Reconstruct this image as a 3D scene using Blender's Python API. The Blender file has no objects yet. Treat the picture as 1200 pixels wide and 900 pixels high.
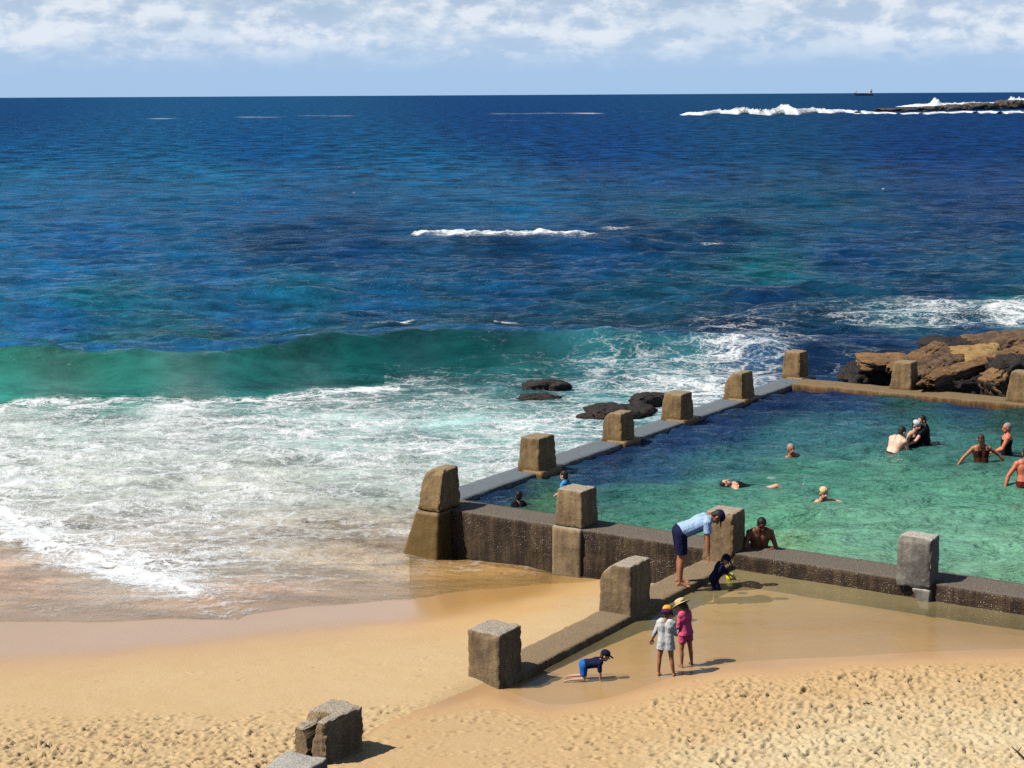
import bpy, bmesh, math, random
import numpy as np
from mathutils import Vector, Matrix
random.seed(7); RNG = np.random.default_rng(11)
R = math.radians
sc = bpy.context.scene
col = sc.collection

# ------------------------------------------------------------------ camera
F = 2010.0; CAMZ = 8.5; PITCH = R(9.58); ROLL = R(-0.31)
fw = np.array([0, math.cos(PITCH), -math.sin(PITCH)])
rt0 = np.array([1., 0, 0]); up0 = np.array([0, math.sin(PITCH), math.cos(PITCH)])
rt = math.cos(ROLL)*rt0 + math.sin(ROLL)*up0
up = -math.sin(ROLL)*rt0 + math.cos(ROLL)*up0
cam = bpy.data.cameras.new('camera'); co = bpy.data.objects.new('camera', cam); col.objects.link(co)
cam.sensor_width = 36; cam.lens = F/1200*36; cam.clip_start = .1; cam.clip_end = 60000
M = Matrix(((rt[0], up[0], -fw[0], 0), (rt[1], up[1], -fw[1], 0), (rt[2], up[2], -fw[2], CAMZ), (0, 0, 0, 1)))
co.matrix_world = M
sc.camera = co

# ------------------------------------------------------------------ sky, sun, exposure
SUN_EL, SUN_AZ = 53.0, -104.0          # azimuth from +Y towards +X: the sun stands to the left
SKY_STRENGTH = 0.055
w = bpy.data.worlds.new('World'); sc.world = w; w.use_nodes = True
sd = bpy.data.lights.new('sun', 'SUN'); sd.energy = 4.6; sd.angle = R(.5); sd.color = (1, .94, .85)
so = bpy.data.objects.new('sun', sd); col.objects.link(so)
sv = Vector((math.sin(R(SUN_AZ))*math.cos(R(SUN_EL)), math.cos(R(SUN_AZ))*math.cos(R(SUN_EL)), math.sin(R(SUN_EL))))
so.rotation_euler = sv.to_track_quat('Z', 'Y').to_euler()
so.location = (-30, 0, 60)
sc.view_settings.view_transform = 'Standard'; sc.view_settings.look = 'None'
sc.view_settings.exposure = 0.25; sc.view_settings.gamma = 1.0
sc.view_settings.use_curve_mapping = False
sc.cycles.use_denoising = False; sc.render.filter_size = 1.05
sc.cycles.diffuse_bounces = 0; sc.cycles.max_bounces = 8; sc.cycles.transparent_max_bounces = 8
sc.cycles.sample_clamp_indirect = 4; sc.cycles.sample_clamp_direct = 3

class NT:
    """tiny node-graph helper"""
    def __init__(s, tree): s.t = tree; s.n = tree.nodes; s.l = tree.links
    def node(s, typ, ins=None, **props):
        n = s.n.new(typ)
        for k, v in props.items(): setattr(n, k, v)
        for k, v in (ins or {}).items(): s.put(n.inputs[k], v)
        return n
    def put(s, sock, v):
        if isinstance(v, bpy.types.NodeSocket): s.l.new(v, sock)
        elif isinstance(v, bpy.types.Node): s.l.new(v.outputs[0], sock)
        else: sock.default_value = v
    def math(s, op, a, b=0.0, c=None, clamp=False):
        n = s.n.new('ShaderNodeMath'); n.operation = op; n.use_clamp = clamp
        s.put(n.inputs[0], a); s.put(n.inputs[1], b)
        if c is not None: s.put(n.inputs[2], c)
        return n.outputs[0]
    def vmath(s, op, a, b=(0, 0, 0)):
        n = s.n.new('ShaderNodeVectorMath'); n.operation = op
        s.put(n.inputs[0], a); s.put(n.inputs[1], b); return n.outputs[0]
    def ramp(s, v, lo, hi, a=0.0, b=1.0, smooth=True):
        n = s.n.new('ShaderNodeMapRange'); n.interpolation_type = 'SMOOTHSTEP' if smooth else 'LINEAR'
        n.clamp = True
        for i, x in enumerate((v, lo, hi, a, b)): s.put(n.inputs[i], x)
        return n.outputs[0]
    def mix(s, f, a, b, mode='MIX'):
        n = s.n.new('ShaderNodeMix'); n.data_type = 'RGBA'; n.blend_type = mode
        s.put(n.inputs[0], f); s.put(n.inputs[6], a); s.put(n.inputs[7], b); return n.outputs[2]
    def noise(s, vec, scale, detail=4, rough=.55, dist=0.0, out=0):
        n = s.node('ShaderNodeTexNoise', {'Vector': vec, 'Scale': scale, 'Detail': detail, 'Roughness': rough, 'Distortion': dist})
        return n.outputs[out]
    def scale(s, vec, v3):
        return s.vmath('MULTIPLY', vec, v3)
    def mixs(s, f, a, b):
        n = s.n.new('ShaderNodeMixShader'); s.put(n.inputs[0], f); s.put(n.inputs[1], a); s.put(n.inputs[2], b); return n.outputs[0]
    def bump(s, h, strength, dist, normal=None):
        ins = {'Height': h, 'Strength': strength, 'Distance': dist}
        if normal is not None: ins['Normal'] = normal
        return s.node('ShaderNodeBump', ins).outputs[0]

def lin(*c):
    o = []
    for v in c:
        v /= 255.0
        o.append(v/12.92 if v <= .04045 else ((v+.055)/1.055)**2.4)
    return tuple(o)
def C4(*c): return lin(*c)+(1.0,)

# world: Nishita sky with a band of soft stratocumulus low over the sea
g = NT(w.node_tree); g.n.clear()
sky = g.node('ShaderNodeTexSky', sky_type='NISHITA', sun_disc=False, sun_elevation=R(SUN_EL), sun_rotation=R(SUN_AZ),
             altitude=0, air_density=1.0, dust_density=.6, ozone_density=1.6)
tc = g.node('ShaderNodeTexCoord').outputs['Generated']
sx = g.node('ShaderNodeSeparateXYZ', {0: tc})
az = g.math('ARCTAN2', sx.outputs[0], sx.outputs[1])
el = g.math('ARCSINE', sx.outputs[2])
cv = g.node('ShaderNodeCombineXYZ', {0: az, 1: g.math('MULTIPLY', el, 2.0), 2: 1.7}).outputs[0]
n1 = g.noise(cv, 25, 9, .62, .1)
n2 = g.noise(g.scale(cv, (1, 1.6, 1)), 9, 3, .5, .2)
n3 = g.noise(g.vmath('ADD', cv, (.006, -.014, 0)), 25, 9, .62, .1)
cover = g.math('ADD', g.math('MULTIPLY', n1, .75), g.math('MULTIPLY', n2, .5))
band = g.math('MULTIPLY', g.ramp(el, R(.6), R(1.9)), g.ramp(el, R(16), R(5), .0, 1.0))
dens = g.math('MULTIPLY', g.math('MAXIMUM', g.ramp(cover, .50, .70), g.math('MULTIPLY', g.ramp(cover, .34, .58), .72)), band)
shade = g.ramp(g.math('SUBTRACT', n1, n3), -.12, .12)
ccol = g.mix(shade, (.46, .57, .73, 1), (.77, .82, .88, 1))
skyc = g.mix(1.0, sky.outputs[0], (SKY_STRENGTH*10,)*3+(1,), 'MULTIPLY')
hazy = g.mix(g.ramp(el, R(1.0), R(6.0), .92, 0.0), skyc, (3.3, 4.95, 7.2, 1))
ccol10 = g.mix(1.0, ccol, (9, 9, 9, 1), 'MULTIPLY')
allc = g.mix(g.math('MULTIPLY', dens, .85), hazy, ccol10)
bg = g.node('ShaderNodeBackground', {'Color': allc, 'Strength': .1})
g.l.new(bg.outputs[0], g.node('ShaderNodeOutputWorld').inputs[0])

# ------------------------------------------------------------------ helpers: photo <-> ground
def P(px, py, z):
    d = fw + rt*((px-600)/F) + up*((450-py)/F)
    t = (z-CAMZ)/d[2]
    return np.array([d[0]*t, d[1]*t])
def proj(x, y, z=0):
    vx, vy, vz = x, y, z-CAMZ
    wv = vx*fw[0]+vy*fw[1]+vz*fw[2]
    return 600+F*(vx*rt[0]+vy*rt[1]+vz*rt[2])/wv, 450-F*(vx*up[0]+vy*up[1]+vz*up[2])/wv
AU = R(33.2)
U = np.array([math.sin(AU), math.cos(AU)]); V = np.array([math.cos(AU), -math.sin(AU)])   # pool axes: U away along the sea wall, V along the front wall
C0 = P(522, 596, .78)                                            # front left outer corner of the pool
def UV(u, v): return C0 + U*u + V*v
def to_uv(x, y): return (x-C0[0])*U[0]+(y-C0[1])*U[1], (x-C0[0])*V[0]+(y-C0[1])*V[1]

# numpy noise
_perm = np.concatenate([RNG.permutation(256)]*3)
_gr = RNG.normal(size=(256, 3)); _gr /= np.linalg.norm(_gr, axis=1)[:, None]
def perlin(x, y, z=0.0):
    x = np.asarray(x, float); y = np.asarray(y, float); z = np.zeros_like(x)+z
    xi = np.floor(x).astype(int); yi = np.floor(y).astype(int); zi = np.floor(z).astype(int)
    xf, yf, zf = x-xi, y-yi, z-zi
    f = lambda t: t*t*t*(t*(t*6-15)+10)
    u_, v_, w_ = f(xf), f(yf), f(zf)
    xi &= 255; yi &= 255; zi &= 255
    def gd(i, j, k):
        h = _perm[_perm[_perm[xi+i]+yi+j]+zi+k]
        G = _gr[h]
        return G[..., 0]*(xf-i)+G[..., 1]*(yf-j)+G[..., 2]*(zf-k)
    def lerp(a, b, t): return a+(b-a)*t
    x00 = lerp(gd(0, 0, 0), gd(1, 0, 0), u_); x10 = lerp(gd(0, 1, 0), gd(1, 1, 0), u_)
    x01 = lerp(gd(0, 0, 1), gd(1, 0, 1), u_); x11 = lerp(gd(0, 1, 1), gd(1, 1, 1), u_)
    return lerp(lerp(x00, x10, v_), lerp(x01, x11, v_), w_)*1.5
def fbm(x, y, z=0.0, o=4, rough=.5):
    s, a, t = 0, 1.0, 0
    for i in range(o):
        s = s+a*perlin(x*2**i+17.3*i, y*2**i+5.1*i, z*2**i if not np.isscalar(z) else z+i*3.7); t += a; a *= rough
    return s/t
def sst(a, b, x):
    t = np.clip((x-a)/(b-a), 0, 1); return t*t*(3-2*t)
def rbf(pts, x, y):
    """thin-plate surface through (x, y, z) points"""
    pts = np.array(pts, float); n = len(pts)
    def ph(r2): return np.where(r2 > 1e-9, .5*r2*np.log(r2+1e-12), 0)
    d2 = (pts[:, None, 0]-pts[None, :, 0])**2+(pts[:, None, 1]-pts[None, :, 1])**2
    A = np.zeros((n+3, n+3)); A[:n, :n] = ph(d2)+np.eye(n)*.02
    A[:n, n] = 1; A[:n, n+1:n+3] = pts[:, :2]; A[n, :n] = 1; A[n+1:, :n] = pts[:, :2].T
    b = np.zeros(n+3); b[:n] = pts[:, 2]
    c = np.linalg.solve(A, b)
    s = c[n]+c[n+1]*x+c[n+2]*y
    for i in range(n): s = s+c[i]*ph((x-pts[i, 0])**2+(y-pts[i, 1])**2)
    return s
def idw(pts, x, y, ys=2.5, p=3.0, eps=60.0):
    """smooth inverse-distance blend of control values"""
    pts = np.array(pts, float); k = pts.shape[1]-2
    num = np.zeros(x.shape+(k,)); den = np.zeros(x.shape)
    for q in pts:
        wgt = 1/((x-q[0])**2+((y-q[1])*ys)**2+eps)**(p/2)
        den += wgt; num += wgt[..., None]*q[2:]
    return num/den[..., None]

# ------------------------------------------------------------------ helpers: objects
def tag(o, label=None, cat=None, group=None, kind=None):
    if label: o['label'] = label
    if cat: o['category'] = cat
    if group: o['group'] = group
    if kind: o['kind'] = kind
    return o
def link(name, me, mat=None, parent=None, loc=None):
    o = bpy.data.objects.new(name, me); col.objects.link(o)
    if mat: me.materials.clear(); me.materials.append(mat)
    if parent: o.parent = parent
    if loc is not None: o.location = loc
    return o
def np_mesh(name, verts, quads, smooth=True):
    me = bpy.data.meshes.new(name)
    verts = np.ascontiguousarray(verts, dtype=np.float32); quads = np.ascontiguousarray(quads, dtype=np.int32)
    me.vertices.add(len(verts)); me.vertices.foreach_set('co', verts.ravel())
    k = quads.shape[1]
    me.loops.add(quads.size); me.loops.foreach_set('vertex_index', quads.ravel())
    me.polygons.add(len(quads)); me.polygons.foreach_set('loop_start', np.arange(0, quads.size, k, dtype=np.int32))
    me.polygons.foreach_set('loop_total', np.full(len(quads), k, dtype=np.int32))
    me.polygons.foreach_set('use_smooth', np.full(len(quads), smooth, dtype=bool))
    me.update(calc_edges=True); return me
def grid_mesh(name, X, Y, Z, keep=None):
    ny, nx = X.shape
    idx = np.arange(ny*nx).reshape(ny, nx)
    q = np.stack([idx[:-1, :-1], idx[:-1, 1:], idx[1:, 1:], idx[1:, :-1]], -1).reshape(-1, 4)
    if keep is not None:
        kf = (keep[:-1, :-1] | keep[:-1, 1:] | keep[1:, 1:] | keep[1:, :-1]).ravel()
        q = q[kf]
    return np_mesh(name, np.stack([X, Y, Z], -1).reshape(-1, 3), q)
def attr(me, name, arr):
    a = me.attributes.new(name, 'FLOAT', 'POINT'); a.data.foreach_set('value', np.ascontiguousarray(arr, dtype=np.float32).ravel())
def cattr(me, name, arr):
    a = me.attributes.new(name, 'FLOAT_COLOR', 'POINT')
    arr = np.concatenate([arr.reshape(-1, 3), np.ones((arr.size//3, 1))], 1)
    a.data.foreach_set('color', np.ascontiguousarray(arr, dtype=np.float32).ravel())
def new_mat(name):
    m = bpy.data.materials.new(name); m.use_nodes = True; m.node_tree.nodes.clear()
    g = NT(m.node_tree); g.out = g.node('ShaderNodeOutputMaterial'); return m, g
def at(g, name, o='Fac'): return g.node('ShaderNodeAttribute', attribute_name=name).outputs[o]

# ------------------------------------------------------------------ materials
def water_material(name, bump_near=.5, gloss_cap=.55, speckle=1.0, rip=1.0, con=1.0):
    """water: body colour of the water column with painted wavelet light, what lies under it where shallow, sky reflection, foam on top"""
    m, g = new_mat(name)
    pos = g.node('ShaderNodeNewGeometry').outputs['Position']
    b1 = g.noise(g.scale(pos, (.7, 1.0, 1)), 3.2*rip, 5, .62, .3)
    b2 = g.noise(g.scale(pos, (.45, 1.0, 1)), .75*rip, 4, .6, .3)
    b3 = g.noise(g.scale(pos, (.30, 1.0, 1)), .10*rip, 4, .6, .2)
    far = at(g, 'far')
    vary = at(g, 'vary')
    nb = g.bump(b1, g.math('MULTIPLY', vary, bump_near), .22)
    nb = g.bump(b2, g.math('MULTIPLY', vary, bump_near), .8, nb)
    nb = g.bump(b3, g.math('MULTIPLY', far, .9), 4.0, nb)
    bodyc = at(g, 'body', 'Color')
    vv = g.noise(g.scale(pos, (.3, 1, 1)), .35, 3, .6)
    vfine = g.noise(g.scale(pos, (.35, 1.0, 1)), .55*rip*rip, 5, .7)
    k = g.math('ADD', g.ramp(vv, .3, .7, .82, 1.18), g.math('MULTIPLY', g.math('SUBTRACT', vfine, .5), .55*speckle))
    vfar = g.noise(g.scale(pos, (.75, .45, 1)), .32, 9, .78)
    vnear = g.noise(g.scale(pos, (.55, 1.3, 1)), .8*rip, 7, .66, .4)
    vmix = g.node('ShaderNodeMix', {0: g.ramp(far, .15, .8), 2: vnear, 3: vfar}).outputs[0]
    lo = .62-.30*(1-con)/1.0 if con > 1 else 1-(1-.60)*con
    k = g.math('MULTIPLY', k, g.ramp(vmix, g.math('MULTIPLY_ADD', far, .05, .34), g.math('MULTIPLY_ADD', far, -.05, .66), g.math('MULTIPLY_ADD', far, -.23, lo), g.math('MULTIPLY_ADD', far, .35, 1+.38*con)))  # noise paints light and dark wavelets into the body colour
    vf2n = g.noise(g.scale(pos, (.5, 1.4, 1)), 1.6*rip, 6, .68, .5)
    vf2f = g.noise(g.scale(pos, (.75, .5, 1)), .6, 8, .80)
    vf2 = g.node('ShaderNodeMix', {0: g.ramp(far, .15, .8), 2: vf2n, 3: vf2f}).outputs[0]
    k = g.math('MULTIPLY_ADD', g.math('SUBTRACT', k, 1.0), vary, 1.0)
    gmod = g.ramp(vf2, .40, .66, .30, 1.9)  # uneven reflection strength puts in the wave highlights
    bodyv = g.vmath('SCALE', bodyc); bodyv.node.inputs[3].default_value = 1; g.put(bodyv.node.inputs[3], k)
    dif = g.node('ShaderNodeBsdfDiffuse', {'Color': bodyv, 'Normal': nb})
    tr = g.node('ShaderNodeBsdfTransparent', {'Color': at(g, 'tint', 'Color')})
    under = g.mixs(at(g, 'alpha'), tr.outputs[0], dif.outputs[0])
    fr = g.node('ShaderNodeFresnel', {'IOR': 1.33, 'Normal': nb}).outputs[0]
    gl = g.node('ShaderNodeBsdfGlossy', {'Color': (.86, .94, 1, 1), 'Roughness': g.math('MULTIPLY_ADD', far, .14, .06), 'Normal': nb})
    wet = g.mixs(g.math('MINIMUM', g.math('MULTIPLY', fr, .8), g.math('MULTIPLY', g.math('MULTIPLY', gmod, gloss_cap), g.math('MULTIPLY_ADD', far, -.84, 1.0))), under, gl.outputs[0])
    # foam: a lace of bubbles that closes up to solid white as the density rises
    den = at(g, 'foam')
    wz = g.noise(g.scale(pos, (.6, 1.0, 1)), .9, 4, .6, 0, 1)
    wp = g.vmath('ADD', g.scale(pos, (.62, 1.0, .4)), g.scale(wz, (1.6, 1.6, 0)))
    wz2 = g.noise(pos, 5.0, 3, .6, 0, 1)
    wp = g.vmath('ADD', wp, g.scale(wz2, (.28, .28, 0)))
    def lace(sc_, w_):
        v = g.node('ShaderNodeTexVoronoi', {'Vector': wp, 'Scale': sc_}, feature='DISTANCE_TO_EDGE')
        return g.ramp(v.outputs[0], 0.0, w_, 1.0, 0.0)
    l1 = lace(1.15, .17); l2 = lace(2.9, .22); l3 = lace(7.5, .32)
    net = g.math('MAXIMUM', l1, g.math('MULTIPLY', l2, .9)); net = g.math('MAXIMUM', net, g.math('MULTIPLY', l3, .72))
    big = g.noise(g.scale(pos, (.45, 1.0, 1)), .55, 5, .62, .6)
    fine = g.noise(pos, 9.0, 4, .7)
    s = g.math('MULTIPLY_ADD', den, 1.30, -1.12)
    s = g.math('MULTIPLY_ADD', net, .85, s)
    s = g.math('MULTIPLY_ADD', g.math('SUBTRACT', big, .5), 1.0, s)
    s = g.math('MULTIPLY_ADD', g.math('SUBTRACT', fine, .5), .75, s)
    ff = g.math('MULTIPLY', g.ramp(s, -.10, .55), g.ramp(den, .02, .12))
    fb = g.bump(ff, .5, .10)
    fb = g.bump(fine, .4, .06, fb)
    fd = g.node('ShaderNodeBsdfDiffuse', {'Color': (.69, .72, .73, 1), 'Normal': fb})
    g.l.new(g.mixs(g.math('MULTIPLY', ff, .96), wet, fd.outputs[0]), g.out.inputs[0])
    return m

def sand_material():
    m, g = new_mat('sand')
    pos = g.node('ShaderNodeNewGeometry').outputs['Position']
    wet = at(g, 'wet'); pale = at(g, 'pale')
    n1 = g.noise(pos, 1.3, 4, .6); n2 = g.noise(pos, 22, 4, .7); n3 = g.noise(pos, 140, 2, .7)
    dry = g.mix(pale, (.53, .372, .20, 1), (.60, .50, .315, 1))
    dry = g.mix(g.ramp(n1, .3, .7, 0, .35), dry, (.50, .33, .155, 1))
    dry = g.mix(g.ramp(n2, .35, .75, 0, .30), dry, (.40, .27, .14, 1))
    dry = g.mix(g.ramp(n3, .55, .75, 0, .35), dry, (.28, .19, .10, 1))
    wetc = g.mix(at(g, 'gold'), (.48, .305, .175, 1), (.55, .305, .09, 1))
    wetc = g.mix(g.ramp(n1, .3, .7, 0, .3), wetc, (.42, .275, .165, 1))
    c = g.mix(g.ramp(wet, .0, .9, smooth=False), dry, wetc)
    rough = g.ramp(wet, .3, 1.0, .95, .16)
    bm = g.bump(n2, .35, .02); bm = g.bump(n3, .5, .006, bm)
    flat = g.node('ShaderNodeNewGeometry').outputs['Normal']
    nrm = g.node('ShaderNodeMix', data_type='VECTOR'); g.put(nrm.inputs[0], g.ramp(wet, .3, .8)); g.put(nrm.inputs[4], bm); g.put(nrm.inputs[5], flat)
    bs = g.node('ShaderNodeBsdfPrincipled', {'Base Color': c, 'Roughness': rough, 'Specular IOR Level': g.ramp(wet, .3, 1, .1, .75), 'Normal': nrm.outputs[1]})
    g.l.new(bs.outputs[0], g.out.inputs[0]); return m

def concrete_material(name, base, dark, gold=(.30, .19, .06), goldf=.5, shells=0.0, top=(.45, .40, .32), wetline=None):
    m, g = new_mat(name)
    geo = g.node('ShaderNodeNewGeometry'); pos = geo.outputs['Position']
    oi = g.node('ShaderNodeObjectInfo').outputs['Random']
    off = g.node('ShaderNodeCombineXYZ', {0: g.math('MULTIPLY', oi, 40), 1: g.math('MULTIPLY', oi, 23), 2: 0}).outputs[0]
    p = g.vmath('ADD', pos, off)
    n1 = g.noise(p, 2.2, 5, .65); n2 = g.noise(p, 11, 5, .7); n3 = g.noise(p, 60, 3, .7)
    streak = g.noise(g.scale(p, (9, 9, .8)), 1.0, 5, .65)
    c = g.mix(g.ramp(n1, .35, .68), base+(1,), dark+(1,))
    c = g.mix(g.math('MULTIPLY', g.ramp(streak, .42, .68), goldf), c, gold+(1,))
    c = g.mix(g.ramp(streak, .58, .40, .0, .38), c, tuple(x*.45 for x in dark)+(1,))
    c = g.mix(g.ramp(n3, .50, .72, 0, .6), c, tuple(x*.4 for x in dark)+(1,))
    c = g.mix(g.ramp(n2, .58, .75, 0, .5), c, tuple(min(1, x*1.7) for x in base)+(1,))
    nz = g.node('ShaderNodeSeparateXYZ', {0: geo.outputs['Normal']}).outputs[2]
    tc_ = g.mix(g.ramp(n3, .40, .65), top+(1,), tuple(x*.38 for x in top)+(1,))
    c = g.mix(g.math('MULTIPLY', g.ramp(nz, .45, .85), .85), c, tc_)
    h = g.math('ADD', g.math('MULTIPLY', n3, .5), n2)
    if shells:
        vo = g.node('ShaderNodeTexVoronoi', {'Vector': p, 'Scale': 30.0, 'Randomness': 1.0})
        sh = g.ramp(vo.outputs['Distance'], .16, .42, 1, 0)
        patch = g.ramp(g.noise(p, 1.9, 5, .7), .42, .58)
        pick = g.ramp(g.node('ShaderNodeSeparateColor', {0: vo.outputs['Color']}).outputs[0],   .35, .55)
        lowz = g.ramp(g.node('ShaderNodeSeparateXYZ', {0: pos}).outputs[2], 0.02, .25, .12, 1.0)
        side = g.ramp(nz, .75, .45)
        k = g.math('MULTIPLY', g.math('MULTIPLY', g.math('MULTIPLY', sh, patch), g.math('MULTIPLY', pick, lowz)), g.math('MULTIPLY', side, shells))
        c = g.mix(k, c, (.52, .47, .42, 1))
        h = g.math('ADD', h, g.math('MULTIPLY', sh, 1.2))
    rough = .85
    if wetline is not None:
        z = g.node('ShaderNodeSeparateXYZ', {0: pos}).outputs[2]
        wl = g.ramp(g.math('ADD', z, g.math('MULTIPLY', g.math('SUBTRACT', n1, .5), .12)), wetline, wetline+.10, 1, 0)
        c = g.mix(g.math('MULTIPLY', wl, .75), c, (.16, .095, .025, 1)); rough = g.ramp(wl, 0, 1, .85, .35)
    bm = g.bump(h, .7, .02)
    bs = g.node('ShaderNodeBsdfPrincipled', {'Base Color': c, 'Roughness': rough, 'Specular IOR Level': .3, 'Normal': bm})
    g.l.new(bs.outputs[0], g.out.inputs[0]); return m

def rock_material(name, a, b, c_, wet=.6):
    m, g = new_mat(name)
    geo = g.node('ShaderNodeNewGeometry'); pos = geo.outputs['Position']
    n1 = g.noise(g.scale(pos, (1, 1, 3)), 1.6, 6, .65, .4); n2 = g.noise(g.scale(pos, (1, 1, 4)), 6, 5, .7); n3 = g.noise(pos, 30, 4, .7)
    c = g.mix(g.ramp(n1, .36, .64), a+(1,), b+(1,))
    c = g.mix(g.ramp(n2, .5, .7, 0, .8), c, c_+(1,))
    c = g.mix(g.ramp(n3, .5, .75, 0, .6), c, tuple(x*.3 for x in a)+(1,))
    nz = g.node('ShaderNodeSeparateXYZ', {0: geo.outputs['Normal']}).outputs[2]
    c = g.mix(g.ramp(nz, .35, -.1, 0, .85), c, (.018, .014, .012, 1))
    bm = g.bump(g.math('ADD', n2, g.math('MULTIPLY', n3, .6)), .9, .06)
    bs = g.node('ShaderNodeBsdfPrincipled', {'Base Color': c, 'Roughness': wet, 'Normal': bm})
    g.l.new(bs.outputs[0], g.out.inputs[0]); return m

def plain(name, c, rough=.8, var=.25, spec=.3, nscale=30):
    m, g = new_mat(name)
    pos = g.node('ShaderNodeTexCoord').outputs['Object']
    n = g.noise(pos, nscale, 4, .6)
    cc = g.mix(g.ramp(n, .3, .7, 0, 1), tuple(c)+(1,), tuple(x*(1-var) for x in c)+(1,))
    bs = g.node('ShaderNodeBsdfPrincipled', {'Base Color': cc, 'Roughness': rough, 'Specular IOR Level': spec, 'Normal': g.bump(n, .3, .01)})
    g.l.new(bs.outputs[0], g.out.inputs[0]); return m

def skin_material():
    m, g = new_mat('skin')
    pos = g.node('ShaderNodeTexCoord').outputs['Object']
    n = g.noise(pos, 9, 4, .6)
    c = g.mix(g.ramp(n, .35, .7, 0, .35), at(g, 'col', 'Color'), g.mix(1.0, at(g, 'col', 'Color'), (1, .72, .62, 1), 'MULTIPLY'))
    bs = g.node('ShaderNodeBsdfPrincipled', {'Base Color': c, 'Roughness': .45, 'Specular IOR Level': .4, 'Subsurface Weight': .08, 'Subsurface Radius': (.02, .008, .004), 'Subsurface Scale': 1.0})
    g.l.new(bs.outputs[0], g.out.inputs[0]); return m

MAT_SEA = water_material('sea_water', .7, .33, 1.0)
MAT_POOL = water_material('pool_water', .65, .52, .7, 2.0, .42)
MAT_WADE = water_material('wading_water', .05, .30, .1, 1.5, .15)
MAT_SAND = sand_material()
MAT_SKIN = skin_material()
MAT_POST = concrete_material('weathered_concrete', (.38, .26, .145), (.19, .125, .072), goldf=.35)
MAT_PIER = concrete_material('sea_concrete', (.36, .235, .115), (.17, .11, .055), goldf=.45, top=(.34, .27, .17), wetline=.84)
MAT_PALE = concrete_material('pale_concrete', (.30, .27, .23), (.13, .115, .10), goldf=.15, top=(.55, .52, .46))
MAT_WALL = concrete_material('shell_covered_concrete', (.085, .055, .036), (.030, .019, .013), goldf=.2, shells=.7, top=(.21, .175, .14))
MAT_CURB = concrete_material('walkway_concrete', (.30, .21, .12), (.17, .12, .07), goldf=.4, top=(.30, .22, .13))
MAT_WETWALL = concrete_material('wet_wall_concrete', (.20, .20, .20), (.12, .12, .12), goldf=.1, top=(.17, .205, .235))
MAT_FAR = concrete_material('brown_wall_concrete', (.16, .085, .035), (.07, .036, .016), goldf=.3, top=(.27, .19, .10))

# ------------------------------------------------------------------ terrain: sand
SEA = -.10; WADE = .50; POOL = .70
WK0 = UV(-7.2, 5.72); WK1 = UV(0, 5.72)                           # walkway centre line, near and far end
_wd = (WK1-WK0)/np.linalg.norm(WK1-WK0); _wn = np.array([_wd[1], -_wd[0]])
left_pts = [(0, 470, -1.1), (300, 470, -1.1), (520, 480, -1.1), (800, 440, -1.2), (250, 560, -.6), (480, 600, -.42), (0, 560, -.6), (-400, 560, -.6),
            (471, 655, -.20), (560, 668, -.14), (700, 682, -.06), (0, 640, -.22), (250, 680, -.10),
            (690, 716, .42), (620, 750, .48), (0, 735, .10), (300, 738, .16), (500, 728, .24), (-300, 760, .1), (-300, 800, .3),
            (0, 790, .36), (300, 790, .46), (530, 800, .60), (0, 900, .84), (350, 890, .84), (480, 880, .76), (200, 850, .66), (0, 840, .60), (-300, 900, .8), (200, 1000, 1.15), (-300, 1000, 1.1)]
right_pts = [(880, 690, .22), (1100, 724, .24), (1250, 740, .24), (700, 762, .40), (640, 790, .44), (760, 725, .30), (800, 760, .40), (960, 740, .36), (1100, 745, .40), (1300, 745, .42),
             (590, 808, .50), (640, 829, .51), (720, 816, .50), (770, 799, .50), (870, 776, .50), (1000, 769, .50), (1200, 760, .50), (1400, 775, .58),
             (480, 850, .68), (560, 850, .63), (700, 858, .66), (900, 830, .68), (1100, 805, .67), (1200, 800, .68),
             (500, 900, .80), (650, 900, .80), (800, 900, .84), (1000, 900, .92), (1200, 900, .95), (430, 880, .75), (800, 1000, 1.15), (1300, 1000, 1.3), (1400, 880, 1.0)]
def wpts(pts):
    return [tuple(P(a, b, c))+(c,) for a, b, c in pts]
LP_, RP_ = wpts(left_pts), wpts(right_pts)
def sand_z(x, y):
    side = (x-WK0[0])*_wn[0]+(y-WK0[1])*_wn[1]
    wgt = sst(-.25, .25, side)
    u_, v_ = to_uv(x, y)
    zl = np.clip(rbf(LP_, x, y), -1.5, 1.4); zr = np.clip(rbf(RP_, x, y), .12, 1.5)
    z = zl*(1-wgt)+zr*wgt
    return np.where((u_ > .3) & (v_ > -.5), -1.6, z)
def lines(segs):
    out = [np.arange(a, b, s) for a, b, s in segs]; return np.concatenate(out+[[segs[-1][1]]])
xs = lines([(-26, -9.0, .35), (-9.0, 10.0, .023), (10.0, 26, .3)])
ys = lines([(4, 17.4, .4), (17.4, 25.5, .024), (25.5, 36, .10), (36, 56, .5)])
SX, SY = np.meshgrid(xs, ys)
SZ = sand_z(SX, SY)
spx, spy = proj(SX, SY, SZ)
wetline = np.interp(spx, [-600, 0, 200, 300, 490, 600, 690, 705], [800, 788, 772, 758, 742, 722, 690, 686])
side = (SX-WK0[0])*_wn[0]+(SY-WK0[1])*_wn[1]
isleft = side < 0
nz_ = fbm(SX*.7, SY*.7, 2.0, 4)
wetL = sst(30, -22, spy-wetline+nz_*14)
shore = np.interp(spx, [430, 560, 640, 720, 770, 870, 1000, 1200], [840, 812, 832, 820, 803, 780, 774, 764])
wetR = sst(26, -6, spy-shore+nz_*12)
wet = np.where(isleft, wetL, wetR)
sheen = np.where(isleft, sst(16, -40, spy-wetline), .6)            # the glassy film nearest the water
trL = sst(822, 862, spy+nz_*16+np.interp(spx, [0, 400, 560], [-6, 4, 30]))
trR = sst(0, 22, spy-shore-3+nz_*14)
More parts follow.
